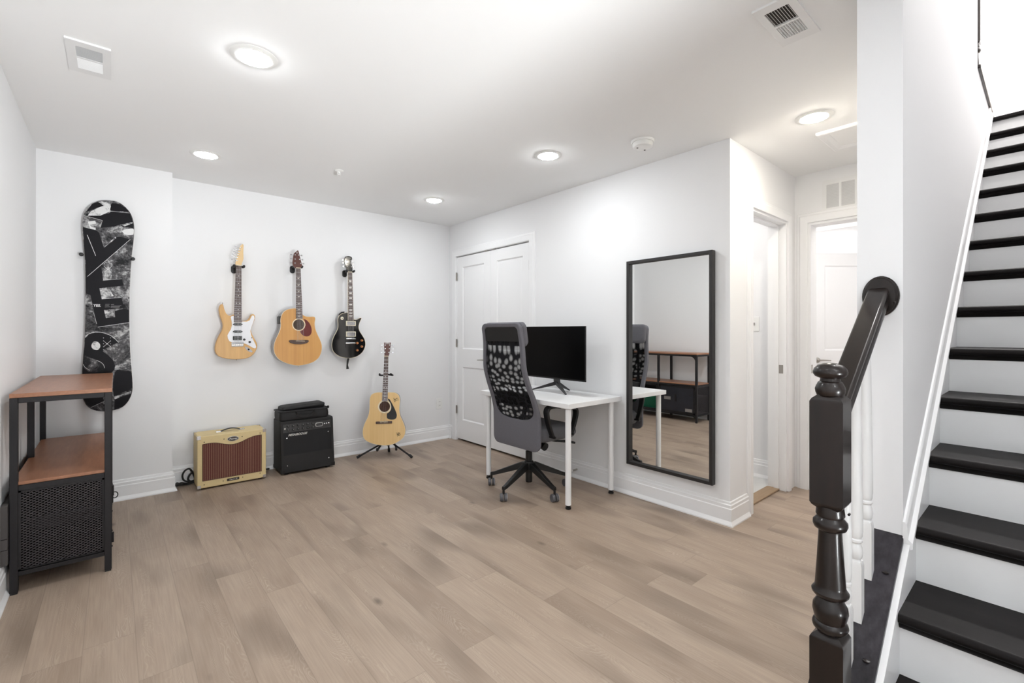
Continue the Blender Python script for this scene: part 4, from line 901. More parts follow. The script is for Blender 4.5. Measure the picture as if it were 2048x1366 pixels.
# ------------------------------------------------------------------ snowboard
KS = (130, 380, 2.9716); K6 = (150, 395, 5.938); K7 = (150, 600, 5.938)
b = Board((-.05, yAb, .66), w=.048, crop=KS)
sb = thing('snowboard', 'black and grey graphic snowboard hung upright on the left wall section', 'snowboard', mat=b.M)
out = spline(b.pts([(255, 58), (200, 61), (150, 86), (118, 125), (104, 180), (103, 240), (108, 300), (114, 360), (119, 430), (121, 500), (122, 580), (122, 660), (121, 740), (119, 820), (115, 900), (109, 980), (103, 1060), (98, 1130), (97, 1190), (106, 1240), (130, 1284), (168, 1309), (225, 1318), (285, 1312), (335, 1296), (372, 1262), (395, 1215), (402, 1165), (398, 1090), (391, 1010), (386, 920), (383, 830), (382, 740), (383, 650), (386, 560), (390, 480), (396, 400), (404, 330), (410, 270), (411, 220), (402, 168), (382, 125), (350, 90), (308, 65)]), 6)
zs = [p.y for p in out]; z0, z1 = min(zs), max(zs)
def bend(z):
    t = abs((z-z0)/(z1-z0)*2-1); return -.022*max(0, (t-.74)/.26)**2
def span(z):
    xs = []
    for p, q in zip(out, out[1:]+out[:1]):
        if (p.y-z)*(q.y-z) <= 0 and p.y != q.y: xs.append(p.x+(q.x-p.x)*(z-p.y)/(q.y-p.y))
    return min(xs), max(xs)
nz_ = 90; rows = []; ZR = [z0+(z1-z0)*(.5-.5*math.cos(PI*i/nz_)) for i in range(nz_+1)]
ZR[0] += 1e-4; ZR[-1] -= 1e-4
for z in ZR:
    a, c = span(z); y = bend(z); e = min(.002, (c-a)*.3)
    rows.append([(a, -(.037+y), z), (a, -(.0465+y), z), (a+e, -(.048+y), z), (c-e, -(.048+y), z), (c, -(.0465+y), z), (c, -(.037+y), z)])
obj('board', loft(BM(), rows, True, True), M['grunge'], sb, angle=40)
obj('metal_edge', loft(BM(), [[(p.x, -(.0375+bend(p.y)), p.y), (p.x, -(.0405+bend(p.y)), p.y), (p.x*1.0+(.0012 if p.x > 0 else -.0012), -(.0405+bend(p.y)), p.y), (p.x+(.0012 if p.x > 0 else -.0012), -(.0375+bend(p.y)), p.y)] for p in out+out[:1]], True, False), M['nickel'], sb)
def decal(name, P, m, lift=.0006, K=None, sm=0):
    if K: b.crop = K; P = b.pts(P)
    if sm: P = spline(P, sm)
    Q = []
    for p in P:   # keep inside the outline
        z = min(max(p.y, z0+.004), z1-.004); a, c = span(z); Q.append(Vector((min(max(p.x, a+.002), c-.002), z)))
    bm = BM(); f = bm.faces.new([bm.verts.new((q.x, 0, q.y)) for q in Q])
    for z in ZR: bmesh.ops.bisect_plane(bm, geom=bm.verts[:]+bm.edges[:]+bm.faces[:], plane_co=(0, 0, z), plane_no=(0, 0, 1))
    r = bmesh.ops.extrude_face_region(bm, geom=bm.faces[:]); top = set(v for v in r['geom'] if isinstance(v, bmesh.types.BMVert))
    for v in bm.verts: v.co.y = -(.048+bend(v.co.z)+(lift if v in top else -.0003))
    return obj(name, bm, m, sb, smooth=False)
ln = lambda p, q, w, K: decal('print_line', (lambda a, c: (lambda n: [a-n, a+n, c+n, c-n])((c-a).normalized().orthogonal()*w/2))(*(setattr(b, 'crop', K) or b.pts([p, q]))), M['inkwhite'], .0011)
decal('print_band', [(425, 165), (560, 175), (680, 185), (700, 300), (690, 365), (560, 345), (535, 322), (470, 345), (300, 362), (325, 275), (210, 238), (110, 212), (140, 195), (280, 205), (400, 190)], M['inkblack'], K=K6)
decal('print_band', [(125, 175), (345, 90), (270, 45), (200, 75)], M['inkblack'], K=K6)
decal('print_band', [(440, 60), (520, 70), (600, 115), (650, 168), (425, 155), (412, 120)], M['inkblack'], K=K6)
decal('letter_y_print', [(92, 350), (245, 388), (285, 415), (345, 600), (490, 470), (545, 467), (657, 497), (325, 785), (130, 945), (118, 760), (102, 480)], M['inkblack'], K=K6)
decal('letter_e_print', [(128, 952), (310, 800), (335, 985), (557, 965), (578, 1046), (290, 1078), (318, 1207), (552, 1185), (572, 1268), (593, 1268), (593, 1312), (345, 1332), (368, 1432), (478, 1422), (470, 1348), (592, 1318), (640, 1335), (640, 1484), (270, 1540), (215, 1310), (185, 1160), (128, 1140)], M['inkblack'], K=K6)
decal('letter_s_print', [(114, 458), (160, 412), (240, 386), (330, 392), (420, 425), (515, 505), (420, 545), (350, 585), (330, 612), (400, 660), (452, 715), (476, 780), (468, 830), (430, 865), (340, 868), (352, 810), (330, 765), (262, 715), (190, 690), (108, 655), (106, 560)], M['inkblack'], K=K7)
decal('print_patch', [(195, 540), (215, 500), (250, 490), (290, 515), (300, 555), (275, 590), (235, 590), (205, 575)], M['inkgrey'], .0011, K7, 3)
decal('print_patch', [(290, 1080), (400, 1068), (460, 1170), (318, 1205)], M['inkgrey'], .0009, K6)
decal('print_patch', [(345, 1340), (440, 1342), (475, 1400), (470, 1422), (368, 1432)], M['inkgrey'], .0011, K6)
decal('print_patch', [(275, 45), (330, 38), (420, 60), (425, 100), (410, 165), (300, 215), (150, 215), (190, 160), (345, 95)], M['inkgrey'], .0009, K6)
decal('print_patch', [(560, 395), (640, 372), (698, 378), (690, 440), (600, 440)], M['inkwhite'], .0009, K6, 3)
decal('print_patch', [(535, 322), (690, 290), (690, 305), (590, 342)], M['inkgrey'], .0013, K6)
decal('print_patch', [(150, 285), (240, 275), (250, 310), (175, 325), (200, 350), (245, 360), (245, 385), (180, 370)], M['inkwhite'], .0009, K6)
decal('print_patch', [(345, 592), (480, 465), (492, 480), (400, 555)], M['inkgrey'], .0011, K6)
decal('print_patch', [(462, 1160), (560, 1120), (670, 1080), (668, 1110), (580, 1135), (475, 1180)], M['inkgrey'], .0009, K7)
decal('print_band', [(85, 1115), (320, 1115), (345, 1205), (185, 1275), (140, 1250), (100, 1190)], M['inkblack'], K=K7)
decal('print_band', [(470, 1182), (580, 1140), (668, 1115), (640, 1200), (590, 1262), (480, 1312)], M['inkblack'], K=K7)
decal('print_band', [(500, 830), (600, 842), (662, 850), (676, 1000), (660, 1060), (560, 1100), (462, 1145), (455, 1000), (470, 880)], M['inkblack'], K=K7, sm=2)
decal('print_band', [(85, 800), (160, 850), (440, 868), (440, 980), (85, 990)], M['inkblack'], K=K7)
for p, q, w, K in (((148, 938), (656, 498), .0022, K6), ((145, 445), (246, 692), .0028, K6), ((318, 1206), (552, 1186), .0022, K6), ((330, 985), (557, 966), .0012, K6), ((272, 322), (640, 268), .0024, K7), ((470, 822), (520, 820), .003, K7), ((108, 213), (325, 272), .0016, K6), ((325, 272), (302, 355), .0012, K6), ((425, 160), (690, 188), .001, K6), ((190, 1278), (345, 1205), .0012, K7), ((220, 150), (258, 285), .0014, K7)): ln(p, q, w, K)
for arc, w in (([(116, 446), (160, 404), (240, 383), (330, 388), (420, 420), (470, 455), (517, 503)], .0024), ([(255, 716), (300, 735), (338, 768), (352, 808)], .002), ([(95, 760), (120, 800), (175, 835)], .002), ([(205, 565), (250, 592)], .002)):
    b.crop = K7; P = spline(b.pts(arc), 4, False)
    nrm = [((P[min(i+1, len(P)-1)]-P[max(i-1, 0)]).normalized().orthogonal())*w/2 for i in range(len(P))]
    decal('print_line', [p+n for p, n in zip(P, nrm)]+[p-n for p, n in reversed(list(zip(P, nrm)))], M['inkwhite'], .0012)
for (cu, cv), K in (((390, 855), K6), ((381, 520), K7)):
    b.crop = K
    for s in (-1, 1):
        for i, dv in enumerate((-70, -35, 0, 35, 70)):
            p = b.pt(cu+s*42, cv+dv); obj('binding_insert', slab(BM(), ell(p.x, p.y, .0019, .0019, 10), [(0, .048), (0, .0494)]), M['chrome'], sb, smooth=False)
        p, q = b.pts([(cu-40, cv-s*33), (cu+40, cv+s*33)]); decal('print_line', (lambda n: [p-n, p+n, q+n, q-n])((q-p).normalized().orthogonal()*.0008), M['inkwhite'], .0013)
    p = b.pt(cu, cv); decal('print_patch', ell(p.x, p.y, .0042, .0036, 14), M['inkwhite'], .0015)
b.crop = K6
p = b.pt(262, 1284); obj('brand_lettering', place(text_bm('YES.', .0225, .12, .0007), Matrix.Translation((p.x, -.0492, p.y)) @ FRONT), M['inkwhite'], sb, smooth=False)
for (u, v), w in (((385, 1270), 26), ((380, 1283), 24), ((385, 1300), 30), ((445, 1272), 18), ((490, 1287), 60), ((480, 1298), 55), ((475, 1308), 52)): p, q = (u-w, v), (u+w, v-1.5); ln(p, q, .0009, K6)
for (u, v), l in (((162.5, 509), 'small round black wall peg holding the left edge of the snowboard'), ((266, 518), 'small round black wall peg holding the right edge of the snowboard')):
    p = hit(u, v, (0, yAb-.045, 0), (0, 1, 0)); t = thing('wall_peg', l, 'peg', (p.x, yAb, p.z), 'snowboard wall pegs')
    obj('post', lathe(BM(), [(.007, 0), (.007, .046)], (p.x, yAb, p.z), 14, '-Y'), M['blackplastic'], t)
    obj('cap', lathe(BM(), [(.0, .044), (.011, .044), (.0125, .047), (.0125, .054), (.010, .058), (0, .059)], (p.x, yAb, p.z), 18, '-Y'), M['blackplastic'], t)

# ------------------------------------------------------------------ amplifiers
def frame_at(x, y, yaw): return Matrix.Translation((x, y, 0)) @ Matrix.Rotation(yaw, 4, 'Z')
def corner_cap(bm, x, y, z, sx, sy, sz, s=.024, t=.0014):
    # three plates meeting on a box corner (x,y,z); s* point into the box
    for a, c in (((x-sx*t, y, z), (x, y+sy*s, z+sz*s)), ((x, y-sy*t, z), (x+sx*s, y, z+sz*s)), ((x, y, z-sz*t), (x+sx*s, y+sy*s, z))):
        lo = [min(i, j) for i, j in zip(a, c)]; hi = [max(i, j) for i, j in zip(a, c)]; box(bm, lo, hi)
    return bm
# cream amp: local x across, y into the wall, front at y=0
Wd, Dp, H0, H1 = .476, .235, .012, .412
A = frame_at(.4815, 4.262, math.radians(-.4))
am = thing('guitar_amplifier', 'cream guitar amplifier with oxblood grille cloth on floor by the guitar wall', 'amplifier', mat=A)
sh = BM()
P = rrect(0, H0, Wd, H1, .012); Pin = [(max(.026, min(Wd-.026, p.x)), max(H0+.026, min(H1-.026, p.y))) for p in P]
ring = [[(p.x, yy, p.y) for p in inset(P, d)] for d, yy in ((.004, .0), (0, .004), (0, Dp-.004), (.004, Dp))]
loft(sh, ring); obj('cabinet', sh, M['tweed'], am, angle=40)
top = [(.034, .352)]
curve = spline([(.034, .352), (.09, .3545), (.135, .348), (.185, .331), (.238, .322), (.292, .332), (.341, .352), (.39, .366), (.442, .370)], 5, False)
gl = [Vector((.034, .068)), Vector((.442, .068))]+[Vector((p.x, p.y)) for p in reversed(curve)]
obj('grille_cloth', slab(BM(), gl, [(0, .0005), (0, .0018)]), M['stripecloth'], am, smooth=False)
pipe = [(p.x, -.0025, p.y) for p in gl+gl[:1]]
obj('grille_piping', tube(BM(), pipe, .0022, 6, False), mat('brown_piping', (92, 66, 48), .6), am)
q = (.238, .367)
o = obj('logo_badge', slab(BM(), ell(*q, .040, .0195, 36), [(0, 0), (0, .003), (.0015, .004)]), M['silver'], am)
obj('badge_field', slab(BM(), ell(*q, .0365, .0165, 36), [(0, .004), (0, .0048)]), mat('badge_brown', (52, 42, 36), .4), o, smooth=False)
obj('lettering', place(text_bm('Peavey', .0205, .35, .0004), Matrix.Translation((q[0], -.0052, q[1])) @ FRONT), M['silver'], o, smooth=False)
o = obj('name_plate', slab(BM(), rrect(.196, .034, .282, .054, .004), [(0, 0), (0, .002), (.001, .003)]), mat('plate_brown', (50, 38, 32), .4), am)
obj('lettering', place(text_bm('Classic 30', .0135, .3, .0003), Matrix.Translation((.239, -.0033, .044)) @ FRONT), M['silver'], o, smooth=False)
for x, z in ((.045, .367), (.176, .372), (.302, .374), (.432, .384), (.045, .038), (.171, .042), (.306, .045), (.432, .052)): obj('screw', lathe(BM(), [(0, 0), (.004, 0), (.0032, .002), (0, .0025)], (x, 0, z), 12, '-Y'), mat('dark_screw', (70, 56, 44), .4, .6) if 'dark_screw' not in bpy.data.materials else bpy.data.materials['dark_screw'], am)
for x, sx in ((0, 1), (Wd, -1)):
    for z, sz in ((H0, 1), (H1, -1)):
        for y, sy in ((0, 1), (Dp, -1)): obj('corner_protector', corner_cap(BM(), x, y, z, sx, sy, sz), M['chrome'], am, bevel=.002)
hp_ = [(.170, Dp*.5, H1+.004), (.195, Dp*.5, H1+.012), (.238, Dp*.5, H1+.020), (.281, Dp*.5, H1+.014), (.306, Dp*.5, H1+.004)]
P3 = spline(hp_, 5, False); hb = BM()
loft(hb, [[(p.x, p.y-.011, p.z-.003), (p.x, p.y+.011, p.z-.003), (p.x, p.y+.009, p.z+.004), (p.x, p.y-.009, p.z+.004)] for p in P3])
hd_ = obj('handle', hb, M['blackplastic'], am)
for x in (.158, .318): obj('handle_bracket', slab(BM(), rrect(-.022, -.010, .022, .010, .004), [(0, 0), (.001, .006)]).__class__ and place(slab(BM(), rrect(-.022, -.010, .022, .010, .004), [(0, 0), (.001, .006)]), Matrix.Translation((x, Dp*.5, H1)) @ Matrix.Rotation(-PI/2, 4, 'X')), M['chrome'], hd_)
for x in (.04, Wd-.04):
    for y in (.035, Dp-.035): obj('foot', lathe(BM(), [(0, 0), (.013, 0), (.015, H0+.001), (0, H0+.001)], (x, y, 0), 14), M['rubber'], am)

# black amp with a sloped upper front
Wd, Dp, H0, H1 = .445, .27, .016, .452
A = frame_at(1.069, 4.236, math.radians(-1.0))
am = thing('guitar_amplifier', 'black guitar amplifier with knob panel on floor beside the cream amplifier', 'amplifier', mat=A)
fy_ = lambda z: .004+max(0, (z-H0))/(H1-H0)*.042       # front leans back a little
side = [(0, H0), (.0, H0+.03), (fy_(.33), .33), (fy_(H1)+.005, H1), (Dp, H1), (Dp, H0)]
bm = loft(BM(), [[(x, y, z) for y, z in side] for x in (0, Wd)], True, True); obj('cabinet', bm, M['tolex'], am, bevel=.008, seg=3)
LF = Matrix(((1, 0, 0, 0), (0, 1, .0, 0), (0, 0, 1, 0), (0, 0, 0, 1)))
slope = math.atan(.042/(H1-H0))
FR = Matrix.Translation((0, fy_(H0)-.0005, H0)) @ Matrix.Rotation(-slope, 4, 'X')
pl = lambda bm: place(bm, FR)
h = (H1-H0)/math.cos(slope)
obj('front_frame', pl(ring_slab(BM(), rrect(.004, .004, Wd-.004, h-.006, .01), rrect(.022, .028, Wd-.022, h-.026, .006), -.004, .006)), M['tolex'], am)
obj('grille_cloth', pl(slab(BM(), rrect(.022, .028, Wd-.022, h-.10, .003), [(0, -.002), (0, .0035)])), M['grille'], am, smooth=False)
cp = obj('control_panel', pl(slab(BM(), rrect(.022, h-.098, Wd-.022, h-.028, .004), [(0, -.002), (0, .003)])), M['panel'], am, smooth=False)
for r, zz in enumerate((h-.045, h-.078)):
    for i in range(6):
        x = .062+i*.0405
        k = obj('control_knob', pl(lathe(BM(), [(0, .003), (.0105, .003), (.010, .012), (.0065, .013), (.006, .02), (0, .0205)], (x, 0, zz), 16, '-Y')), M['blackplastic'], am)
        a = random.uniform(-.9, .9); d = Vector((math.sin(a), math.cos(a)))
        obj('pointer', pl(bar2(BM(), (x+d.x*.001, zz+d.y*.001), (x+d.x*.006, zz+d.y*.006), .0016, .02, .0212)), M['whiteplastic'], k, smooth=False)
obj('input_jack', pl(lathe(BM(), [(0, .003), (.0075, .003), (.0075, .006), (.004, .0065), (.0038, .004), (0, .004)], (.037, 0, h-.064), 16, '-Y')), M['nickel'], am)
o = obj('name_frame', pl(slab(BM(), rrect(.288, h-.078, .352, h-.043, .012), [(0, .003), (.001, .0055)])), M['silver'], am, smooth=False)
obj('name_field', pl(slab(BM(), rrect(.293, h-.073, .347, h-.048, .008), [(0, .0055), (0, .0062)])), M['panel'], o, smooth=False)
for x in (.366, .384, .404): obj('toggle_switch', pl(lathe(BM(), [(0, .003), (.006, .003), (.006, .006), (.0025, .007), (.0025, .014), (0, .015)], (x, 0, h-.058), 12, '-Y')), M['chrome'], am)
obj('lettering', place(text_bm('MESA/BOOGIE', .0255, .35, .0006, spacing=.92), FR @ Matrix.Translation((.138, -.0044, h-.122)) @ FRONT), M['silver'], am, smooth=False)
for x, z in ((.052, h-.145), (Wd-.048, h-.133), (.05, .06), (Wd-.05, .072)): obj('screw', pl(lathe(BM(), [(0, .003), (.006, .003), (.005, .0055), (0, .006)], (x, 0, z), 14, '-Y')), M['chrome'], am)
for x, sx in ((0, 1), (Wd, -1)):
    for y, sy in ((0, 1), (Dp, -1)): obj('corner_protector', corner_cap(BM(), x, y, H0, sx, sy, 1, .03, .002), M['blackplastic'], am, bevel=.003)
for x in (.05, Wd-.05):
    for y in (.04, Dp-.04): obj('foot', lathe(BM(), [(0, 0), (.016, 0), (.018, H0+.001), (0, H0+.001)], (x, y, 0), 14), M['rubber'], am)
# soft case on top
bg = thing('soft_case', 'black nylon gear bag with flap lid lying on the black amplifier', 'bag', mat=A @ Matrix.Translation((.002, .05, H1)))
Lb, Db, Hb = .405, .20, .085
bm = BM(); nx, nzv = 14, 5; rings = []
rnd = random.Random(3)
for j, (z, ins) in enumerate(((0, .006), (.004, 0), (.03, -.003), (.058, -.002), (.078, .002), (Hb, .012))):
    P = rrect(ins, ins, Lb-ins, Db-ins, .025, 5); rings.append([(p.x+rnd.uniform(-.0015, .0015), p.y+rnd.uniform(-.002, .002), z+rnd.uniform(-.002, .002)*(j > 1)) for p in P])
loft(bm, rings); s = obj('body', bm, M['nylon'], bg, angle=60)
bm = BM(); rings = []
for z, ins in ((Hb-.004, .010), (Hb+.004, .002), (Hb+.018, .004), (Hb+.024, .016)):
    P = rrect(.022+ins, .03+ins, Lb-.016-ins, Db-ins, .02, 5); rings.append([(p.x, p.y, z+.010*math.sin(p.x/Lb*PI)*(ins > .003)+.02*(p.x/Lb)*(z > Hb)+rnd.uniform(-.001, .001)) for p in P])
loft(bm, rings); obj('flap_lid', bm, M['nylon'], bg, angle=60)
obj('zipper_piping', tube(BM(), [(p.x, p.y, Hb-.006) for p in (lambda Q: Q+Q[:1])(rrect(-.006, -.006, Lb+.006, Db+.004, .028, 5))], .0045, 6, False), M['nylon'], bg)
Ph = spline([(.125, -.006, .07), (.135, -.022, .052), (.175, -.03, .034), (.235, -.03, .034), (.275, -.022, .055), (.285, -.004, .08)], 5, False)
obj('handle', loft(BM(), [[(p.x, p.y-.003, p.z-.011), (p.x, p.y+.003, p.z-.011), (p.x, p.y+.003, p.z+.011), (p.x, p.y-.003, p.z+.011)] for p in Ph]), M['nylon'], bg)
obj('end_knot', lathe(BM(), [(0, -.012), (.010, -.008), (.013, 0), (.010, .008), (0, .012)], (Lb+.004, .03, Hb-.002), 12, 'X'), M['nylon'], bg)
# cord behind the cream amp
zc = .012
pts = [(.395, 4.46, .02), (.372, 4.462, .035), (.37, 4.465, .02), (.40, 4.47, .013), (.45, 4.465, .014), (.49, 4.46, .03), (.478, 4.468, .085), (.455, 4.47, .128), (.425, 4.472, .12), (.408, 4.47, .085), (.418, 4.468, .045), (.455, 4.466, .03), (.50, 4.47, .04), (.49, 4.49, .09), (.462, 4.49, .08), (.445, 4.485, .045), (.46, 4.48, .02), (.40, 4.478, .01), (.385, 4.474, .02), (.40, 4.455, .032), (.44, 4.452, .022), (.505, 4.49, .015), (.75, 4.515, .012), (1.04, 4.505, .010)]
cb_ = thing('power_cord', 'black power cord coiled on floor left of the cream amplifier', 'cord', (.40, 4.46, 0))
obj('cable', tube(BM(), spline(pts, 8, False), .0068, 8), M['rubber'], cb_)
obj('plug', tube(BM(), [(.40, 4.455, .022), (.372, 4.452, .024), (.352, 4.448, .022)], [.010, .014, .012], 12), M['blackplastic'], cb_)

# ------------------------------------------------------------------ shelf unit along the left wall
sx0, sx1, sy0, sy1, szt = -.368, -.010, 3.128, 4.305, .932
su = thing('shelf_unit', 'low black metal shelf unit with brown board top along the left wall', 'shelf', (sx0, sy0, 0))
L_ = .028
ym = (sy0+sy1)/2
for x in (sx0, sx1-L_):
    for y in (sy0, ym-L_/2, sy1-L_):
        lg = obj('leg', B((x, y, .008), (x+L_, y+L_, szt-.02)), M['blackmetal'], su, bevel=.002)
        obj('foot', B((x+.002, y+.002, 0), (x+L_-.002, y+L_-.002, .010)), M['rubber'], lg)
for z0_, z1_ in ((szt-.045, szt-.018), (.478, .503), (.082, .102)):
    for y in (sy0, sy1-L_): obj('rail', B((sx0+L_, y+.003, z0_), (sx1-L_, y+L_-.003, z1_)), M['blackmetal'], su, bevel=.0015)
    for x in (sx0, sx1-L_):
        for a, c in ((sy0+L_, ym-L_/2), (ym+L_/2, sy1-L_)): obj('rail', B((x+.003, a, z0_), (x+L_-.003, c, z1_)), M['blackmetal'], su, bevel=.0015)
obj('top_board', B((sx0-.0, sy0-.002, szt-.02), (sx1+.002, sy1, szt)), M['chestnut'], su, bevel=.002)
obj('shelf_board', B((sx0+.006, sy0+.010, .503), (sx1-.006, sy1-.006, .519)), M['chestnut'], su, bevel=.002)
obj('bottom_panel', B((sx0+.006, sy0+.006, .098), (sx1-.006, sy1-.006, .106)), M['blackmetal'], su)
obj('inner_shelf', B((sx0+.02, sy0+.02, .33), (sx1-.05, ym-.01, .338)), M['blackmetal'], su)
for y in (sy0+.010, sy1-.012):
    obj('mesh_side', B((sx0+L_-.002, y, .10), (sx1-L_+.002, y+.0012, .48)), M['expanded'], su, smooth=False)
    fr = BM()
    for a, c in (((sx0+L_, .102), (sx0+L_+.009, .478)), ((sx1-L_-.009, .102), (sx1-L_, .478)), ((sx0+L_, .469), (sx1-L_, .478)), ((sx0+L_, .102), (sx1-L_, .111))): box(fr, (a[0], y-.004, a[1]), (c[0], y+.004, c[1]))
    obj('mesh_frame', fr, M['blackmetal'], su)
obj('back_light_block', B((sx0+.012, sy0+L_, .10), (sx0+.0135, sy1-L_, .48)), M['blackmetal'], su, smooth=False)  # made solid to stop light and darken the view through the mesh
obj('divider', B((sx0+L_, ym-.002, .10), (sx1-L_, ym+.002, .48)), M['blackmetal'], su)
# curved gussets in the front corners
def gusset(yc, zc, sy, sz, r=.075):
    P = [(yc, zc), (yc+sy*r, zc)]+[(yc+sy*(r-r*math.sin(a)), zc+sz*(r-r*math.cos(a))) for a in [PI/2*i/8 for i in range(9)]][1:-1]+[(yc, zc+sz*r)]
    return loft(BM(), [[(x, y, z) for y, z in P] for x in (sx1-.016, sx1-.008)], True, True)
for y, s_ in ((sy0+L_, 1), (sy1-L_, -1)):
    obj('corner_gusset', gusset(y, szt-.045, s_, -1), M['blackmetal'], su, smooth=False); obj('corner_gusset', gusset(y, .082, s_, -1, .05), M['blackmetal'], su, smooth=False)
doorm = mat('gunmetal_sheet', (58, 60, 68), .35, .55, var=.35, scale=9)
# near bay: sheet metal door with labels, latch and hinges; the far bay's door stands open frame only
ya, yb = sy0+L_+.004, ym-L_/2-.004
dr = obj('cabinet_door', B((sx1-.012, ya, .108), (sx1-.006, yb, .474)), doorm, su)
fr = BM()
for a, c in (((ya, .108), (ya+.022, .474)), ((yb-.022, .108), (yb, .474)), ((ya, .452), (yb, .474)), ((ya, .108), (yb, .130))): box(fr, (sx1-.006, a[0], a[1]), (sx1-.002, c[0], c[1]))
obj('door_rim', fr, M['blackmetal'], dr)
obj('latch', B((sx1-.006, ya+.265, .26), (sx1+.006, ya+.295, .36)), M['blackmetal'], dr, bevel=.004)
for y, z, w_ in ((ya+.36, .275, .10), (ya+.04, .135, .10)): obj('label_plate', B((sx1-.006, y, z), (sx1-.0035, y+w_, z+.042)), M['sticker'], dr, smooth=False)
for z in (.16, .40):
    obj('hinge', tube(BM(), [(sx1+.003, sy0+.03, z-.025), (sx1+.003, sy0+.03, z+.025)], .006, 10), M['blackmetal'], dr)
obj('ring_pull', tube(BM(), [(sx1+.012+.012*math.sin(a), sy0+.09, .36+.016*math.cos(a)) for a in [2*PI*i/16 for i in range(17)]], .0025, 6, False), M['blackmetal'], dr)
for i, z in enumerate((.44, .30, .20, .12)): obj('bolt_head', lathe(BM(), [(.0, 0), (.005, 0), (.004, .003), (0, .004)], (sx1, sy0+.014, z), 10, 'X'), M['blackmetal'], su)
ya, yb = ym+L_/2+.004, sy1-L_-.004
fr = BM()
for a, c in (((ya, .108), (ya+.018, .474)), ((yb-.018, .108), (yb, .474)), ((ya, .456), (yb, .474)), ((ya, .108), (yb, .126))): box(fr, (sx1-.010, a[0], a[1]), (sx1-.004, c[0], c[1]))
obj('bay_frame', fr, M['blackmetal'], su)
gb = thing('storage_bin', 'green storage bin inside the shelf unit, seen in the mirror', 'bin', (-.19, 3.98, .106))
bm = BM(); rings = [[(p.x, p.y, z) for p in rrect(-.19-a, 3.98-c, -.19+a, 3.98+c, .03)] for a, c, z in ((.11, .20, .106), (.125, .225, .33), (.125, .225, .333), (.121, .221, .333), (.106, .196, .112))]
loft(bm, rings); obj('tub', bm, M['green'], gb)
obj('rim', loft(BM(), [[(p.x, p.y, z) for p in rrect(-.19-a, 3.98-c, -.19+a, 3.98+c, .03)] for a, c, z in ((.126, .226, .322), (.132, .232, .324), (.132, .232, .334), (.122, .222, .336), (.122, .222, .33))], True, False), M['green'], gb)
fm = thing('folded_board', 'dark grey folded board wedged between the shelf unit and left wall', 'board', (-.382, 3.1, .152))
for z0_, z1_ in ((.152, .222), (.224, .272), (.274, .425)): obj('panel', B((-.393, 3.10, z0_), (-.3705, 3.32, z1_)), M['greyboard'], fm, bevel=.002)

# ------------------------------------------------------------------ desk, monitor, chair
dk = thing('desk', 'white rectangular desk on round legs against the right wall', 'desk', (2.325, 2.118, 0))
obj('tabletop', B((2.328, 2.122, .696), (2.922, 3.118, .730)), M['deskwhite'], dk, bevel=.002)
for x, y in ((2.372, 2.168), (2.848, 2.168), (2.372, 3.062), (2.848, 3.062)):
    lg = obj('leg', lathe(BM(), [(.0205, .028), (.0205, .70)], (x, y, 0), 28), M['deskwhite'], dk)
    obj('adjustable_foot', lathe(BM(), [(0, 0), (.019, 0), (.020, .004), (.020, .012), (.013, .016), (.013, .020), (.0185, .022), (.0185, .028), (0, .028)], (x, y, 0), 24), M['blackplastic'], lg)
    obj('mounting_plate', B((x-.038, y-.038, .693), (x+.038, y+.038, .6965)), M['deskwhite'], lg, bevel=.001)
mn = thing('monitor', 'black computer monitor with V-shaped stand on the white desk', 'monitor', (2.70, 2.61, .73))
my0, my1, mz0, mz1, mx = 2.250, 2.970, .846, 1.263, 2.648
obj('screen', B((mx-.0005, my0+.004, mz0+.012), (mx+.004, my1-.004, mz1-.004)), M['screen'], mn, smooth=False)
obj('bezel', B((mx, my0, mz0), (mx+.012, my1, mz1)), M['blackplastic'], mn, bevel=.002)
bm = BM(); rings = [[(x, p.x, p.y) for p in rrect(my0+i, mz0+i, my1-i, mz1-i, .01)] for x, i in ((mx+.012, .002), (mx+.018, .008), (mx+.03, .05), (mx+.036, .09))]
loft(bm, rings); obj('rear_housing', bm, M['blackplastic'], mn)
bm = BM(); loft(bm, [[(2.70, 2.575, .80), (2.70, 2.625, .80), (2.725, 2.625, .80), (2.725, 2.575, .80)], [(2.685, 2.572, 1.0), (2.685, 2.628, 1.0), (2.70, 2.628, 1.0), (2.70, 2.572, 1.0)]]); obj('stand_neck', bm, M['panel'], mn)
def flatleg(a, c, w0_, w1_, h0_, h1_):
    a, c = Vector(a), Vector(c); t = (c-a); t.z = 0; t.normalize(); n = Vector((-t.y, t.x, 0))
    return loft(BM(), [[p-n*w+Vector((0, 0, -h)), p+n*w+Vector((0, 0, -h)), p+n*w+Vector((0, 0, h)), p-n*w+Vector((0, 0, h))] for p, w, h in ((a, w0_, h0_), (a.lerp(c, .15), w0_, h0_*.9), (c, w1_, h1_))])
for c in ((2.650, 2.84, .735), (2.655, 2.45, .735), (2.87, 2.61, .735)): obj('stand_leg', flatleg((2.712, 2.60, .808), c, .014, .007, .016, .0045), M['panel'], mn, bevel=.002)

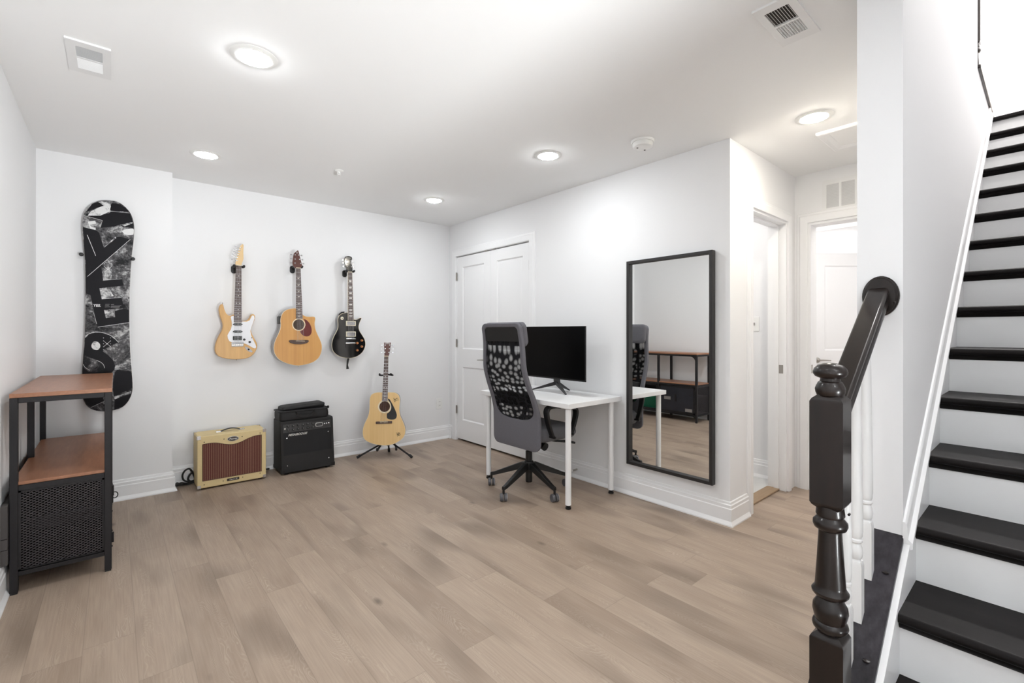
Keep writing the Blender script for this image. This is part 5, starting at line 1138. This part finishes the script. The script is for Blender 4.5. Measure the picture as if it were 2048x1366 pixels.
CX, CY = 2.433, 2.633
ch = thing('office_chair', 'grey high-back office chair with black mesh back pulled up to the white desk', 'chair', (CX, CY, 0))
for a in (119.5, 191.5, 263.5, 335.5, 47.5):
    a = math.radians(a); d = Vector((math.cos(a), math.sin(a), 0)); n = Vector((-d.y, d.x, 0)); c = Vector((CX, CY, 0))
    rings = []
    for r, z, w, h in ((.03, .185, .022, .026), (.06, .185, .022, .026), (.29, .098, .015, .013), (.318, .092, .014, .012)):
        p = c+d*r+Vector((0, 0, z)); rings.append([p-n*w+Vector((0, 0, -h)), p+n*w+Vector((0, 0, -h)), p+n*w*.8+Vector((0, 0, h)), p-n*w*.8+Vector((0, 0, h))])
    lg = obj('base_leg', loft(BM(), rings), M['blackplastic'], ch, bevel=.003)
    e = c+d*.312; cs = obj('caster', tube(BM(), [e+Vector((0, 0, .05)), e+Vector((0, 0, .085))], .009, 10), M['blackplastic'], ch)
    wa = a+random.uniform(-.3, 1.0); ax = Vector((math.cos(wa), math.sin(wa), 0)) if abs(math.cos(wa)) > .3 else Vector((math.cos(wa+.6), math.sin(wa+.6), 0))
    ax = Vector((.82, -.57, 0)) if a < 4.4 else Vector((.95, -.3, 0))
    for s in (-1, 1):
        w0_ = e+ax*s*.004+Vector((0, 0, .0285)); w1_ = e+ax*s*.026+Vector((0, 0, .0285))
        wl = obj('wheel', tube(BM(), [w0_, w0_.lerp(w1_, .15), w0_.lerp(w1_, .8), w1_], [.026, .0285, .0285, .0255], 24), mat('grey_wheel', (88, 88, 92), .5) if 'grey_wheel' not in bpy.data.materials else bpy.data.materials['grey_wheel'], cs)
        if s == 1:
            obj('tread_ring', tube(BM(), [w0_.lerp(w1_, .82), w0_.lerp(w1_, 1.0)], [.0292, .0262], 24, True), mat('pale_tread', (188, 190, 196), .5) if 'pale_tread' not in bpy.data.materials else bpy.data.materials['pale_tread'], wl)
            obj('wheel_cap', tube(BM(), [w1_, w1_+ax*.002], [.019, .018], 20), M['blackplastic'], wl)
obj('hub', lathe(BM(), [(0, .135), (.028, .135), (.036, .15), (.038, .2), (.034, .222), (.026, .226), (0, .226)], (CX, CY, 0), 24), M['blackplastic'], ch)
obj('gas_column', lathe(BM(), [(.0, .062), (.024, .062), (.0255, .07), (.0255, .135), (.026, .225), (.026, .30), (.020, .302), (.014, .31), (.014, .40), (0, .40)], (CX, CY, 0), 24), M['blackplastic'], ch)
bm = BM(); loft(bm, [[(2.30, CY-.06, .405), (2.30, CY+.06, .405), (2.30, CY+.07, .43), (2.30, CY-.07, .43)], [(2.36, CY-.09, .365), (2.36, CY+.09, .365), (2.36, CY+.11, .43), (2.36, CY-.11, .43)], [(2.50, CY-.09, .365), (2.50, CY+.09, .365), (2.50, CY+.13, .43), (2.50, CY-.13, .43)], [(2.60, CY-.05, .41), (2.60, CY+.05, .41), (2.60, CY+.08, .43), (2.60, CY-.08, .43)]]); obj('tilt_mechanism', bm, M['blackplastic'], ch, bevel=.006)
obj('tension_knob', tube(BM(), [(2.425, CY-.10, .385), (2.425, CY-.15, .375), (2.425, CY-.19, .365)], [.018, .027, .03], 18), M['blackplastic'], ch)
obj('height_lever', tube(BM(), [(2.47, CY-.10, .40), (2.53, CY-.19, .395), (2.61, CY-.245, .39), (2.66, CY-.27, .375)], [.006, .007, .011, .008], 10), M['blackplastic'], ch)
# seat
bm = BM(); rings = []
for z, i in ((.405, .045), (.415, .018), (.44, .002), (.475, 0), (.500, .006), (.515, .025), (.519, .07)):
    rings.append([(p.x, p.y, z+(.012*math.sin((p.x-2.26)/.46*PI) if z > .5 else 0)-(.03*max(0, (p.x-2.6)/.13)**2 if z > .45 else 0)) for p in rrect(2.322+i, CY-.255+i, 2.735-i, CY+.255-i, .07-min(.05, i*.5), 6)])
obj('seat', loft(bm, rings), M['seatfabric'], ch, angle=60)
# back: everything rides on one side curve
bx_pts = [(.33, 2.284), (.41, 2.287), (.51, 2.288), (.62, 2.282), (.72, 2.252), (.83, 2.206), (.95, 2.168), (1.14, 2.157), (1.28, 2.137)]
def bx(z):
    for (a, xa), (c, xc) in zip(bx_pts, bx_pts[1:]):
        if z <= c:
            i = bx_pts.index((a, xa)); t = (z-a)/(c-a)
            p = bx_pts[max(i-1, 0)][1], xa, xc, bx_pts[min(i+2, len(bx_pts)-1)][1]
            return .5*((2*p[1])+(p[2]-p[0])*t+(2*p[0]-5*p[1]+4*p[2]-p[3])*t*t+(3*p[1]-p[0]-3*p[2]+p[3])*t**3)
    return bx_pts[-1][1]
wo = lambda z: .222+.040*max(0, min(1, (1.2-z)/.65))
ZB, ZT_ = .352, 1.283; zi0, zi1 = .565, 1.252
def ho(z):
    k = 1
    if z < ZB+.06: k = 1-.24*(1-math.sqrt(max(0, 1-((ZB+.06-z)/.06)**2)))
    if z > ZT_-.045: k = 1-.20*(1-math.sqrt(max(0, 1-((z-ZT_+.045)/.045)**2)))
    return wo(z)*k
def hi(z):
    w_ = wo(z)-(.032+.012*max(0, min(1, (1.0-z)/.5))); k = 1
    if z < zi0+.12: k = (1-(min(1, (zi0+.12-z)/.12))**3)**(1/3)
    if z > zi1-.03: k = 1-.16*(1-math.sqrt(max(0, 1-((z-zi1+.03)/.03)**2)))
    return w_*k
nS = 60; f_ = lambda i: .5-.5*math.cos(PI*i/nS)
zo = [ZB+(ZT_-ZB)*f_(i) for i in range(nS+1)]; zi = [zi0+(zi1-zi0)*f_(i) for i in range(nS+1)]
Po = [(-ho(z), z) for z in zo]+[(ho(z), z) for z in reversed(zo)]; Pi = [(-hi(z), z) for z in zi]+[(hi(z), z) for z in reversed(zi)]
def lay(P, dx, ins=0): return [(bx(z)+dx, CY+y*(1-ins), z) for y, z in P]
mid = lambda t: [((a[0]*(1-t)+c[0]*t), a[1]*(1-t)+c[1]*t) for a, c in zip(Pi, Po)]
rings = [lay(Pi, .024), lay(Pi, .004), lay(mid(.12), 0)]+[lay(mid(t), 0) for t in (.35, .6, .85)]+[lay(Po, .008), lay(Po, .024), lay(mid(.9), .03), lay(mid(.5), .03), lay(mid(.1), .03)]
obj('backrest_frame', loft(BM(), rings+[rings[0]], True, False), M['greyfabric'], ch, angle=60)
zz = [zi0+.002+(zi1-zi0-.004)*i/44 for i in range(45)]
def sheet(h_, dx, z_a, z_b, n=44, th=0):
    bm = BM(); R = []
    for i in range(n+1):
        z = z_a+(z_b-z_a)*i/n; R.append([(bx(z)+dx, CY+s*h_(z), z) for s in (-1, -.5, 0, .5, 1)])
    if th: R2 = [[(x+th, y, z) for x, y, z in r] for r in R]; loft(bm, [a+list(reversed(c)) for a, c in zip(R, R2)], True, True)
    else: loft(bm, R, False, False)
    return bm
obj('mesh_back', sheet(lambda z: max(.002, hi(z)), .010, zi0+.001, zi1), M['mesh'], ch, label='sheer black mesh panel of the chair back')
obj('mesh_front', sheet(lambda z: max(.002, hi(z)), .022, zi0+.001, zi1), M['net'], ch)
obj('lumbar_pad', sheet(lambda z: max(.01, hi(z)*.96), .024, .665, .765, 10, .02), M['black'], ch)
obj('headrest_backing', sheet(lambda z: hi(z), .006, 1.150, zi1, 8, .003), M['black'], ch)
bm = BM(); rings = []
for x_, i in ((.028, .012), (.034, .003), (.060, 0), (.074, .008), (.080, .03)):
    rings.append([(bx(p.y)+x_, CY+p.x, p.y) for p in rrect(-.222+i, 1.115+i, .222-i, 1.290-i, .035, 5)])
obj('headrest', loft(bm, rings), M['greyfabric'], ch, angle=60)
# arm loops
def arm(pl_y, pts, name='armrest'):
    q = [hit(u, v, (0, pl_y, 0), (0, 1, 0)) for u, v in pts]; return spline(q, 5, False)
A1 = arm(2.352, [(1106, 876), (1102, 866), (1097, 850), (1093.5, 833), (1093, 823), (1097, 816), (1107, 813.5), (1125, 814), (1142, 815), (1150, 818), (1151.5, 826), (1149.5, 839), (1145, 857), (1141, 868)])
for y in (2.352, 2*CY-2.352):
    loft_r = []
    for i, p in enumerate(A1):
        t = (A1[min(i+1, len(A1)-1)]-A1[max(i-1, 0)]).normalized(); n = Vector((-t.z, 0, t.x)); w_ = .0095
        wy = .018+.008*math.sin(PI*i/(len(A1)-1))
        loft_r.append([Vector((p.x, y, p.z))+n*a+Vector((0, c, 0)) for a, c in ((-w_, -wy), (w_, -wy), (w_, wy), (-w_, wy))])
    ar = obj('armrest', loft(BM(), loft_r), M['blackplastic'], ch, bevel=.004)
    for p in (A1[1], A1[-2]): obj('arm_bolt', tube(BM(), [(p.x, y-.024*(1 if y < CY else -1), p.z), (p.x, y+.05*(1 if y < CY else -1), p.z)], .010, 12), M['blackplastic'], ar)

# ------------------------------------------------------------------ mirror
y0m, y1m, z0m, z1m, xf, fw = 1.409, 2.068, .236, 1.744, 2.902, .022
MT = math.radians(-.55)   # hangs a touch proud of the wall at its near edge
mi_ = thing('wall_mirror', 'tall black framed mirror on the right wall by the hallway corner', 'mirror', mat=Matrix.Translation((xB-.001, y1m, 0)) @ Matrix.Rotation(MT, 4, 'Z') @ Matrix.Translation((-xB, -y1m, 0)))
bm = BM()
Q = lambda i, x: [(x, y0m+i, z0m+i), (x, y1m-i, z0m+i), (x, y1m-i, z1m-i), (x, y0m+i, z1m-i)]
loft(bm, [Q(0, xB-.001), Q(0, xf), Q(fw, xf), Q(fw, xB-.012), Q(fw, xB-.001), Q(0, xB-.001)], True, False)
obj('frame', bm, M['mirrorframe'], mi_, smooth=False, bevel=.0015)
obj('mirror_glass', B((xB-.016, y0m+fw-.001, z0m+fw-.001), (xB-.010, y1m-fw+.001, z1m-fw+.001)), M['mirror'], mi_, smooth=False)
